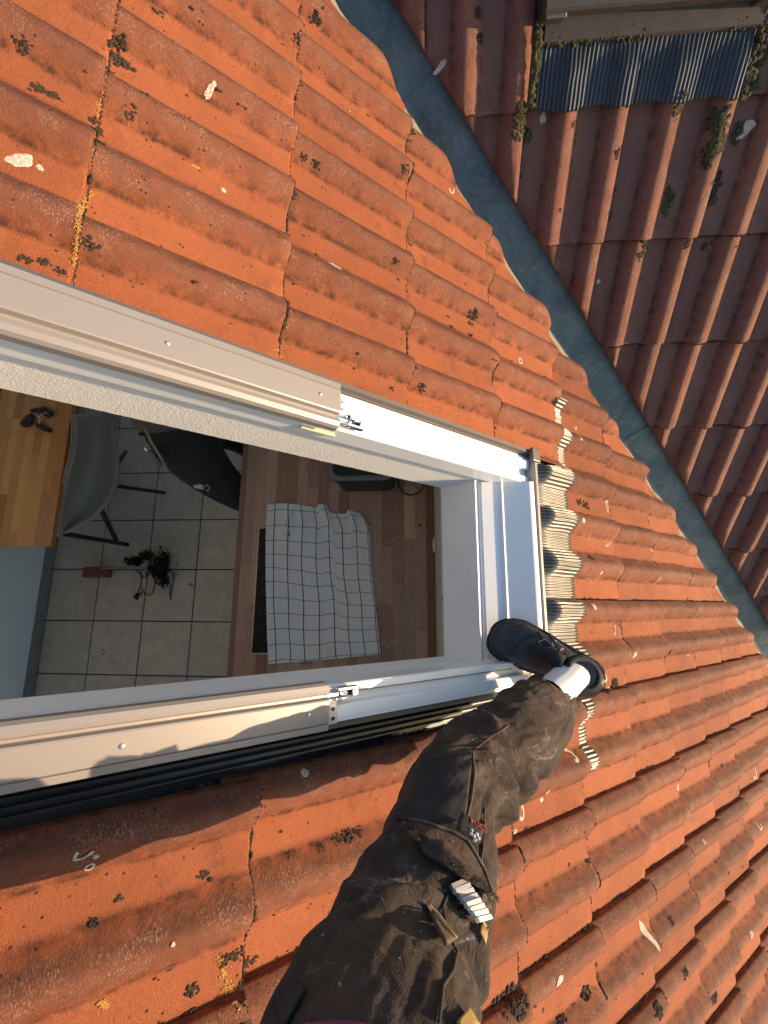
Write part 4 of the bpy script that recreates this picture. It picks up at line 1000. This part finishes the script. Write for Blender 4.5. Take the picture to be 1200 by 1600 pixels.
# stations: centre in the picture, relative height, half width in px, depth radius factor
ST = [(861, 1088, -1.155, 39, .95), (849, 1104, -1.115, 46, .95), (838, 1118, -1.07, 56, .9), (822, 1137, -1.02, 62, .9), (803, 1155, -.965, 65, .9), (774, 1182, -.905, 71, .9), (744, 1203, -.855, 73, .9),
      (719, 1230, -.80, 72, .95), (704, 1262, -.745, 73, .95), (692, 1306, -.70, 83, .9), (678, 1358, -.645, 97, .85), (656, 1412, -.60, 108, .85), (634, 1470, -.555, 120, .85), (614, 1523, -.51, 132, .85), (599, 1578, -.465, 147, .85), (590, 1635, -.42, 162, .85), (582, 1725, -.385, 185, .9), (578, 1850, -.355, 210, .9), (575, 2080, -.33, 245, .9)]
def leg():
    from bisect import bisect
    C = []; Rr = []
    for x, y, z, hw, k in ST:
        p = pxz(x, y, z); d = -(M @ (p - ORG)).z; C.append(p - ORG); Rr.append((hw * d / F, k))
    n = len(C)
    def cat(a, b, c, d, t): return .5 * ((2 * b) + (c - a) * t + (2 * a - 5 * b + 4 * c - d) * t * t + (3 * b - a - 3 * c + d) * t ** 3)
    rings = 230; seg = 120; vs = []; sv = []
    def at(s):
        i = min(int(s), n - 2); t = s - i; g = lambda L, k: L[max(0, min(n - 1, k))]
        p = cat(g(C, i - 1), g(C, i), g(C, i + 1), g(C, i + 2), t); r = cat(*[Vector((g(Rr, i + k)[0], g(Rr, i + k)[1])) for k in (-1, 0, 1, 2)], t); return p, r.x, r.y
    pts = [at(s * (n - 1) / (rings - 1)) for s in range(rings)]
    dist = 0; prevp = None
    for i, (p, r, k) in enumerate(pts):
        if prevp is not None: dist += (p - prevp).length
        prevp = p; S = i * (n - 1) / (rings - 1)
        t = (pts[min(i + 1, rings - 1)][0] - pts[max(i - 1, 0)][0]).normalized(); view = p.normalized()
        sd = t.cross(view).normalized(); up = sd.cross(t).normalized()
        if up.dot(-view) < 0: up = -up
        for j in range(seg):
            a = 2 * math.pi * j / seg; ca, sa = math.cos(a), math.sin(a)
            dirv = sd * ca + up * sa
            # folds: noise stretched round the limb, twisted along it
            q = Vector((ca * 1.5 + dist * 3, sa * 1.5 - dist * 4, dist * 15))
            f1 = noise.noise(q * .8 + Vector((3, 1, 0))); f1 = .45 - abs(f1) * 2.4
            f2 = noise.noise(Vector((ca * 3.2, sa * 3.2, dist * 24 + 6 * ca)) + Vector((0, 9, 2)));  f2 = .45 - abs(f2) * 2.2
            f3 = noise.noise(Vector((ca * 7, sa * 7, dist * 34)))
            amp = .55 + .9 * math.exp(-((S - 6.4) / 1.8) ** 2) + .35 * sstep(9, 11, S)
            d = (.0075 * f1 + .0030 * f2 + .0008 * f3) * amp
            # deep folds behind the knee, falling across the leg
            g = S - 5.6 - 1.15 * ca * -1
            d -= .017 * math.exp(-(g / .26) ** 2) * (.55 + .45 * math.cos(a - .3))
            g = S - 6.5 + 1.1 * ca
            d -= .012 * math.exp(-(g / .22) ** 2) * max(0, math.cos(a - .2)) ** .6
            d += .008 * math.exp(-((S - 7.1 + .9 * ca) / .4) ** 2)
            g = S - 12.2 - 1.3 * (1 - sa) + 1.8 * ca
            d -= .013 * math.exp(-(g / .30) ** 2); d += .011 * math.exp(-((g - .7) / .42) ** 2)
            g = S - 13.6 + 1.2 * ca; d -= .008 * math.exp(-(g / .25) ** 2) * sstep(-.3, .5, ca)
            # long crease of the outer seam
            d -= .0035 * math.exp(-((((a - .95) + math.pi) % (2 * math.pi) - math.pi) / .05) ** 2)
            rr_ = r
            if i == 0: rr_ = r * .93
            vs.append(ORG + p + (sd * ca * rr_ + up * sa * rr_ * k) + dirv * d - PO); sv.append(ORG + p + (sd * ca * rr_ + up * sa * rr_ * k))
    fs = [(i * seg + j, i * seg + (j + 1) % seg, (i + 1) * seg + (j + 1) % seg, (i + 1) * seg + j) for i in range(rings - 1) for j in range(seg)]
    # inner turn of the hem
    base = len(vs); c0 = ORG + pts[3][0] - PO
    for j in range(seg): vs.append(vs[j] * .9 + (ORG + pts[0][0] - PO) * .1 + (c0 - vs[0]) * 0)
    for j in range(seg): vs.append(vs[j] * .82 + c0 * .18)
    for q in range(2):
        b0 = 0 if q == 0 else base; b1 = base if q == 0 else base + seg
        fs += [(b0 + j, b1 + j, b1 + (j + 1) % seg, b0 + (j + 1) % seg) for j in range(seg)]
    o = MB().add(vs, fs).build('trousers', M_TROUS, me_, smooth=True)
    return o, vs, [f for f in fs], sv
legO, LV, LFc, SV = leg()
bvh = BVHTree.FromPolygons([v + PO for v in LV], LFc)
sbvh = BVHTree.FromPolygons(SV, [f for f in LFc if max(f) < len(SV)])
def hit(x, y, tree=bvh):
    r = ray(x, y).normalized(); h = tree.ray_cast(ORG, r)
    if h[0] is None: return None, None
    nrm = h[1]
    if tree is bvh:
        h2 = sbvh.ray_cast(ORG, r)
        if h2[0] is not None: nrm = h2[1]
    if nrm.dot(r) > 0: nrm = -nrm
    return h[0], nrm
def patch(name, poly, m, off=.0018, th=.002, parent=me_, div=14, tree=bvh, bulge=0, edge=0):
    """cloth piece lying on the leg: quad given by four picture points, resampled on the surface"""
    a, b, c, d = [Vector(p) for p in poly]; vs = []; vs_last = hit(*((a + b + c + d) / 4), tree)
    for j in range(div + 1):
        for i in range(div + 1):
            s, t = i / div, j / div
            P = (a * (1 - s) + b * s) * (1 - t) + (d * (1 - s) + c * s) * t
            h, nrm = hit(P.x, P.y, tree)
            if h is None: h, nrm = vs_last
            vs_last = (h, nrm)
            k = bulge * math.sin(math.pi * s) ** .5 * math.sin(math.pi * t) ** .5
            vs.append(h + nrm * (off + k + edge * .0008 * noise.noise(Vector((P.x * .1, P.y * .1, 0)))) - PO)
    w = div + 1; n0 = len(vs)
    fs = [(j * w + i, j * w + i + 1, (j + 1) * w + i + 1, (j + 1) * w + i) for j in range(div) for i in range(div)]
    o = MB().add(vs, fs).build(name, m, parent, smooth=True, fix=False)
    s_ = o.modifiers.new('thickness', 'SOLIDIFY'); s_.thickness = th; s_.offset = 0
    return o
def cord(name, pts, r, m, parent=me_, off=.002, tree=bvh, sub=5):
    P = []
    for k in range(len(pts) - 1):
        for i in range(sub):
            t = i / sub; P.append((pts[k][0] * (1 - t) + pts[k + 1][0] * t, pts[k][1] * (1 - t) + pts[k + 1][1] * t))
    P.append(pts[-1]); W_ = []
    for x, y in P:
        h, nrm = hit(x, y, tree)
        if h is not None: W_.append(h + nrm * off - PO)
    return MB().tube(W_, r, 6).build(name, m, parent, smooth=True, fix=False)
# knee reinforcement panel, seams, pocket
patch('knee_panel', [(676, 1186), (738, 1178), (726, 1290), (618, 1282)], M_PAD, .0014, .0016, div=22)
cord('panel_seam', [(738, 1176), (741, 1210), (736, 1250), (726, 1292)], .0016, M_SEAM)
cord('side_seam', [(756, 1262), (755, 1310), (750, 1350), (745, 1390)], .0011, M_SEAM)
cord('shin_seam', [(795, 1135), (770, 1150), (742, 1172)], .0010, M_SEAM)
pk = patch('cargo_pocket', [(640, 1296), (722, 1324), (758, 1404), (660, 1346)], M_TROUS, .009, .004, div=24, bulge=.007, edge=1)
cord('pocket_hem', [(640, 1296), (662, 1300), (700, 1312), (722, 1324), (742, 1360), (756, 1402)], .0020, M_SEAM, off=.013)
cord('pocket_hem', [(642, 1316), (668, 1336), (700, 1356), (732, 1382), (754, 1404)], .0034, M_SEAM, off=.011)
rf = random.Random(3); mb = MB()
for _ in range(420):      # frayed pocket mouth
    t = rf.random(); x = 650 + 112 * t; y = 1322 + 86 * t + rf.gauss(0, 3); h, nrm = hit(x, y)
    if h is None: continue
    p = h + nrm * .014 - PO; mb.tube([p, p + Vector((rf.gauss(0, .002), rf.gauss(0, .002), rf.gauss(0, .002))) + nrm * .001], .0004, 3, False)
for _ in range(60):
    h, nrm = hit(750 + rf.gauss(0, 7), 1406 + rf.gauss(0, 7))
    if h is None: continue
    mb.blob(h + nrm * .006 - PO, rf.uniform(.002, .005), (1, 1, 1), rf.random() * 9, .7)
mb.build('frayed_threads', M_SEAM, me_, fix=False)['kind'] = 'stuff'
# folding rule in the pocket
ru = bpy.data.objects.new('folding_rule', None); COL.objects.link(ru); ru.parent = me_
for k in range(8):
    x0, y0, x1, y1 = 700 + k * 4.6, 1392 + k * 6.2, 722 + k * 3.5, 1378 + k * 7.4
    h1_, n1_ = hit(696 + k * 3.9, 1391 + k * 7.9); h2_, n2_ = hit(719 + k * 3.5, 1379 + k * 7.9)
    if h1_ is None or h2_ is None: continue
    dn = (hit(719 + (k + 1) * 3.5, 1379 + (k + 1) * 7.9)[0] or h2_) - h2_
    a_, b_ = h1_ + n1_ * (.006 + .0012 * k) - PO, h2_ + n2_ * (.006 + .0012 * k) - PO
    vs = [a_, b_, b_ + dn * .985, a_ + dn * .985]; up_ = n2_ * .005
    MB().add(vs + [v + up_ for v in vs], [(0, 1, 2, 3), (7, 6, 5, 4), (0, 4, 5, 1), (1, 5, 6, 2), (2, 6, 7, 3), (3, 7, 4, 0)]).build('rule_segment', M_PRINTW if k else M_PALEPL, ru, bevel=.0005)
ru['label'] = 'white folding rule sticking out of the thigh pocket'
# woven label with red lettering and small pale emblem
lb = patch('woven_label', [(713, 1285), (745, 1303), (736, 1330), (705, 1311)], M_PAD, .0165, .0012, div=6)
ht = [hit(720, 1292), hit(744, 1310)]
def text_on(body, x, y, x2, y2, size, m, name, parent, off, tree=bvh, ext=.0004):
    h, nrm = hit(x, y, tree); h2, n2 = hit(x2, y2, tree)
    xa = (h2 - h).normalized(); nrm = (nrm - xa * nrm.dot(xa)).normalized(); ya = nrm.cross(xa)
    cu = bpy.data.curves.new(name, 'FONT'); cu.body = body; cu.size = size; cu.extrude = ext; cu.align_x = 'LEFT'; cu.materials.append(m)
    to = bpy.data.objects.new(name, cu); COL.objects.link(to); dg = bpy.context.evaluated_depsgraph_get(); me2 = bpy.data.meshes.new_from_object(to.evaluated_get(dg)); bpy.data.objects.remove(to)
    o = bpy.data.objects.new(name, me2); COL.objects.link(o); o.parent = parent
    mt = Matrix((xa, ya, nrm)).transposed().to_4x4(); mt.translation = h + nrm * off - PO; o.matrix_local = mt; return o
text_on('FUCS', 723, 1302, 741, 1313, .0105, M_RED, 'label_lettering', lb, .0185)
mb = MB()
for x, y in ((725, 1312), (724, 1318), (728, 1321), (732, 1318), (734, 1323), (729, 1326)):
    h, nrm = hit(x, y); mb.blob(h + nrm * .018 - PO, .0026, (1, 1, .5), x, .5)
mb.build('label_emblem', M_PRINTW, lb, fix=False)
# closing tab and gold patches
patch('closing_tab', [(660, 1424), (676, 1432), (706, 1476), (690, 1490)], M_SEAM, .007, .003, div=10)
cord('tab_stitching', [(664, 1428), (676, 1446), (690, 1466), (702, 1478)], .0008, M_GOLD, off=.0095)
cord('side_seam', [(700, 1396), (690, 1420), (700, 1460), (712, 1490), (706, 1520), (690, 1545), (684, 1600)], .0014, M_PAD)
patch('gold_patch', [(749, 1437), (757, 1450), (752, 1476), (744, 1458)], M_GOLD, .004, .002, div=6)
patch('gold_patch', [(726, 1580), (741, 1604), (724, 1632), (708, 1604)], M_GOLD, .004, .002, div=6)
patch('side_patch', [(430, 1560), (462, 1535), (480, 1552), (448, 1610)], M_PAD, .003, .002, div=8)
# shirt hem and rest of the body, beyond the lower edge of the picture
rel = lambda x, y, z: ORG + Vector((x, y, z)) - PO
skin_body('lower_body', [(rel(-.10, -.52, -.34), (.15, .12)), (rel(-.03, -.46, -.35), .085), (rel(-.20, -.47, -.40), .10), (rel(-.22, -.82, -.42), .085), (rel(-.36, -1.0, -.55), .07), (rel(-.46, -1.08, -.58), .06)],
          [(0, 1), (0, 2), (2, 3), (3, 4), (4, 5)], M_TROUS, me_)
skin_body('shirt', [(rel(-.10, -.45, -.30), (.165, .115)), (rel(-.10, -.43, -.05), (.17, .12)), (rel(-.09, -.42, .16), (.18, .11)), (rel(-.08, -.40, .26), .07), (rel(-.27, -.40, .17), .06), (rel(-.33, -.30, -.06), .05), (rel(-.20, -.13, .03), .04),
                    (rel(.10, -.40, .17), .06), (rel(.18, -.30, -.02), .05), (rel(.12, -.13, .04), .04)], [(0, 1), (1, 2), (2, 3), (2, 4), (4, 5), (5, 6), (2, 7), (7, 8), (8, 9)], M_PURPLE, me_, 0)
skin_body('head', [(rel(-.075, -.38, .28), .05), (rel(-.07, -.35, .36), (.085, .10)), (rel(-.065, -.31, .34), (.07, .08)), (rel(-.065, -.335, .44), (.08, .09))], [(0, 1), (1, 2), (1, 3)], M_SKIN, me_, 1)
skin_body('hair', [(rel(-.07, -.37, .42), (.088, .088)), (rel(-.07, -.35, .47), (.08, .075))], [(0, 1)], M_HAIR, me_, 0)
for sg, bx in ((1, -.17), (-1, .10)):
    b = rel(bx, -.11, .035)
    nd = [(b, .026), (b + W(.03 * sg, .04, .01), (.034, .018)), (b + W(.045 * sg, .06, .012), (.034, .014))]; ed = [(0, 1), (1, 2)]
    for k, dy in enumerate((-.026, -.009, .009, .025)):
        nd += [(b + W(.075 * sg, .06 + dy, .012), .009), (b + W(.10 * sg, .06 + dy * .8, .020), .008)]; ed += [(2, 3 + 2 * k), (3 + 2 * k, 4 + 2 * k)]
    nd += [(b + W(.04 * sg, .015, .03), .011), (b + W(.07 * sg, .01, .04), .009)]; ed += [(1, 11), (11, 12)]
    skin_body('hand', nd, ed, M_SKIN, me_, 0, 1)
skin_body('shoe', [(rel(-.52, -1.08, -.52), (.042, .045)), (rel(-.42, -1.09, -.58), (.045, .045)), (rel(-.32, -1.10, -.67), (.046, .03))], [(0, 1), (1, 2)], M_SHOE, me_, 0)
# shirt hem edge that just enters the picture
mb = MB(); vs = []; nn = 24
for i in range(nn + 1):
    t = i / nn; x = 455 + 150 * t; y = 1594 + 9 * (2 * t - 1) ** 2 + 12 * max(0, t - .7)
    for j in range(4):
        vs.append(pxz(x, y + j * 26, -.315 + .004 * math.sin(t * 9) + .012 * j) - PO)
mb.add(vs, [(i * 4 + j, i * 4 + j + 1, i * 4 + j + 5, i * 4 + j + 4) for i in range(nn) for j in range(3)])
o = mb.build('shirt_hem', M_PURPLE, me_, smooth=True, fix=False); s_ = o.modifiers.new('thickness', 'SOLIDIFY'); s_.thickness = .004

# ---------------- the shoe on the lower frame corner (heel at s = 0, toe at s = 1)
def shoe():
    Z0 = -1.275
    T = pxz(771, 990, -1.25) - ORG; Hh = pxz(934, 1068, -1.235) - ORG
    ax = Vector((T.x - Hh.x, T.y - Hh.y, 0)); L = ax.length; ax.normalize(); sd = Vector((-ax.y, ax.x, 0))     # sd: left of the walking direction
    base = Vector((Hh.x, Hh.y, Z0))
    def lerp(tab, s):
        for k in range(len(tab) - 1):
            if s <= tab[k + 1][0]:
                f = (s - tab[k][0]) / (tab[k + 1][0] - tab[k][0]); f = f * f * (3 - 2 * f) * .4 + f * .6; return tab[k][1] * (1 - f) + tab[k + 1][1] * f
        return tab[-1][1]
    wid = [(0, .018), (.03, .032), (.1, .042), (.25, .044), (.42, .045), (.6, .051), (.75, .054), (.84, .051), (.91, .043), (.96, .032), (.985, .021), (1, .006)]
    ctr = [(0, -.002), (.3, -.005), (.5, -.008), (.75, -.006), (1, .002)]
    hgt = [(0, .075), (.04, .098), (.12, .104), (.25, .100), (.36, .105), (.48, .098), (.6, .078), (.75, .062), (.88, .055), (.96, .045), (1, .030)]
    ns, nc = 60, 36
    def P(s, x, z): return ORG + base + ax * (s * L) + sd * (x + lerp(ctr, s)) + Vector((0, 0, z)) - PO
    vs = []
    for i in range(ns + 1):
        s = .5 - .5 * math.cos(math.pi * i / ns); w = lerp(wid, s); h = lerp(hgt, s)
        for k in range(nc):
            a = 2 * math.pi * k / nc; ca, sa = math.cos(a), math.sin(a)
            e = .8; x = w * math.copysign(abs(ca) ** e, ca); zz = .030 + (h - .030) * math.copysign(abs(sa) ** .9, sa) if sa > 0 else .030 + .006 * sa
            taper = 1 - .28 * max(0, sa) ** 1.5 * sstep(.75, .3, s); r_ = .0012 * noise.noise(Vector((s * 20, ca * 3, sa * 3)))
            vs.append(P(s, x * taper + r_, zz + r_))
    fs = [(i * nc + k, i * nc + (k + 1) % nc, (i + 1) * nc + (k + 1) % nc, (i + 1) * nc + k) for i in range(ns) for k in range(nc)] + [tuple(range(nc))[::-1], tuple(range(ns * nc, (ns + 1) * nc))]
    up = MB().add(vs, fs).build('shoe', M_SHOE, me_, smooth=True)
    tree = BVHTree.FromPolygons([v + PO for v in vs], fs)
    # midsole and tread: stacked rims
    def slab(name, z0, z1, grow, m, s0=0, s1=1, parent=up):
        vs = []; n = 48; per = []
        for i in range(n + 1): s = s0 + (s1 - s0) * (.5 - .5 * math.cos(math.pi * i / n)); per.append((s, lerp(wid, s) + grow))
        for i in range(n, -1, -1): s = s0 + (s1 - s0) * (.5 - .5 * math.cos(math.pi * i / n)); per.append((s, -lerp(wid, s) - grow))
        m_ = len(per); gs = lambda s: s + (grow / L) * (2 * s - 1)
        for z in (z0, z1): vs += [P(gs(s), x, z) for s, x in per]
        f = [(k, (k + 1) % m_, m_ + (k + 1) % m_, m_ + k) for k in range(m_)] + [tuple(range(m_))[::-1], tuple(range(m_, 2 * m_))]
        return MB().add(vs, f).build(name, m, parent, bevel=.002)
    slab('outsole', -.004, .005, .006, M_SOLE); slab('midsole', .0055, .017, .009, M_BLACK); slab('midsole', .0175, .031, .005, M_SOLE)
    slab('heel_band', .0315, .040, .0065, M_SOLE, 0, .34); slab('heel_band', .0405, .050, .004, M_SHOE, 0, .30); slab('heel_band', .0505, .058, .0045, M_SOLE, 0, .24)
    # padded collar
    pts = []
    for k in range(29):
        a = 2 * math.pi * k / 28; pts.append(P(.245 + .150 * math.cos(a), .034 * math.sin(a), .112 + .010 * math.cos(a) - .006 * math.sin(a) ** 2))
    MB().tube(pts, .0085, 10).build('padded_collar', M_SHOE2, up, smooth=True, fix=False)
    MB().tube([P(.25, 0, .108), P(.25, 0, .112)], .034, 24).build('shoe_opening', M_BLACK, up, fix=False)
    # tongue, toe cap seam, laces
    MB().tube([P(.42, 0, .118), P(.50, 0, .104), P(.62, 0, .083), P(.70, 0, .070)], [.020, .021, .018, .010], 12).build('tongue', M_SHOE2, up, smooth=True, fix=False)
    for k in range(6):
        s = .44 + .045 * k; h = lerp(hgt, s) + .010
        MB().tube([P(s + .012, .027, h - .014), P(s, .012, h), P(s - .004, -.004, h + .001), P(s - .018, -.027, h - .013)], .0024, 6).build('lace', M_BLACK, up, smooth=True, fix=False)
    MB().tube([P(.44, .01, .118), P(.50, -.03, .112), P(.60, -.052, .080), P(.66, -.054, .060), P(.58, -.05, .062), P(.47, -.02, .112)], .0019, 6).build('lace', M_BLACK, up, smooth=True, fix=False)
    def line(name, pts, r, m, off=.0012, sub=5):
        Q = []
        for k in range(len(pts) - 1):
            for i in range(sub): t = i / sub; Q.append((pts[k][0] * (1 - t) + pts[k + 1][0] * t, pts[k][1] * (1 - t) + pts[k + 1][1] * t))
        Q.append(pts[-1]); w_ = []
        for x, y in Q:
            h, nrm = hit(x, y, tree)
            if h is not None: w_.append(h + nrm * off - PO)
        if len(w_) > 1: return MB().tube(w_, r, 5).build(name, m, up, smooth=True, fix=False)
    # slanted letter emblem on the outer side, drawn as its outline
    line('side_emblem', [(841, 1003), (852, 999), (866, 1012), (862, 1004), (873, 1001)], .0011, M_LOGO)
    line('side_emblem', [(841, 1003), (852, 1013), (862, 1012), (874, 1016), (880, 1014), (868, 1001)], .0010, M_LOGO)
    line('overlay_seam', [(840, 983), (848, 1002), (858, 1020), (872, 1026), (884, 1027)], .0010, M_SHOE2)
    line('overlay_seam', [(797, 1026), (806, 1008), (822, 996), (840, 992)], .0010, M_SHOE2)
    line('eyelet_loop', [(851, 1030), (858, 1028), (866, 1031), (862, 1037), (855, 1037), (851, 1030)], .0013, M_LOGO)
    # sock
    A = P(.27, .002, .085); B = pxz(862, 1084, -1.10) - PO
    sk = []; n = 64; rings = 14; vs = []
    for i in range(rings + 1):
        t = i / rings; c = A.lerp(B, t); tn = (B - A).normalized(); u_ = ax - tn * ax.dot(tn); u_.normalize(); v_ = tn.cross(u_)
        for k in range(n):
            a = 2 * math.pi * k / n; rr_ = .0015 * math.sin(k * math.pi); rib = .0004 * (k % 4 > 1)
            vs.append(c + u_ * math.cos(a) * (.040 + rib) * (1 - .12 * t) + v_ * math.sin(a) * (.031 + rib) * (1 - .05 * t) + u_ * .0012 * math.sin(t * 9))
    MB().add(vs, [(i * n + k, i * n + (k + 1) % n, (i + 1) * n + (k + 1) % n, (i + 1) * n + k) for i in range(rings) for k in range(n)]).build('sock', M_SOCK, me_, smooth=True)
shoe()
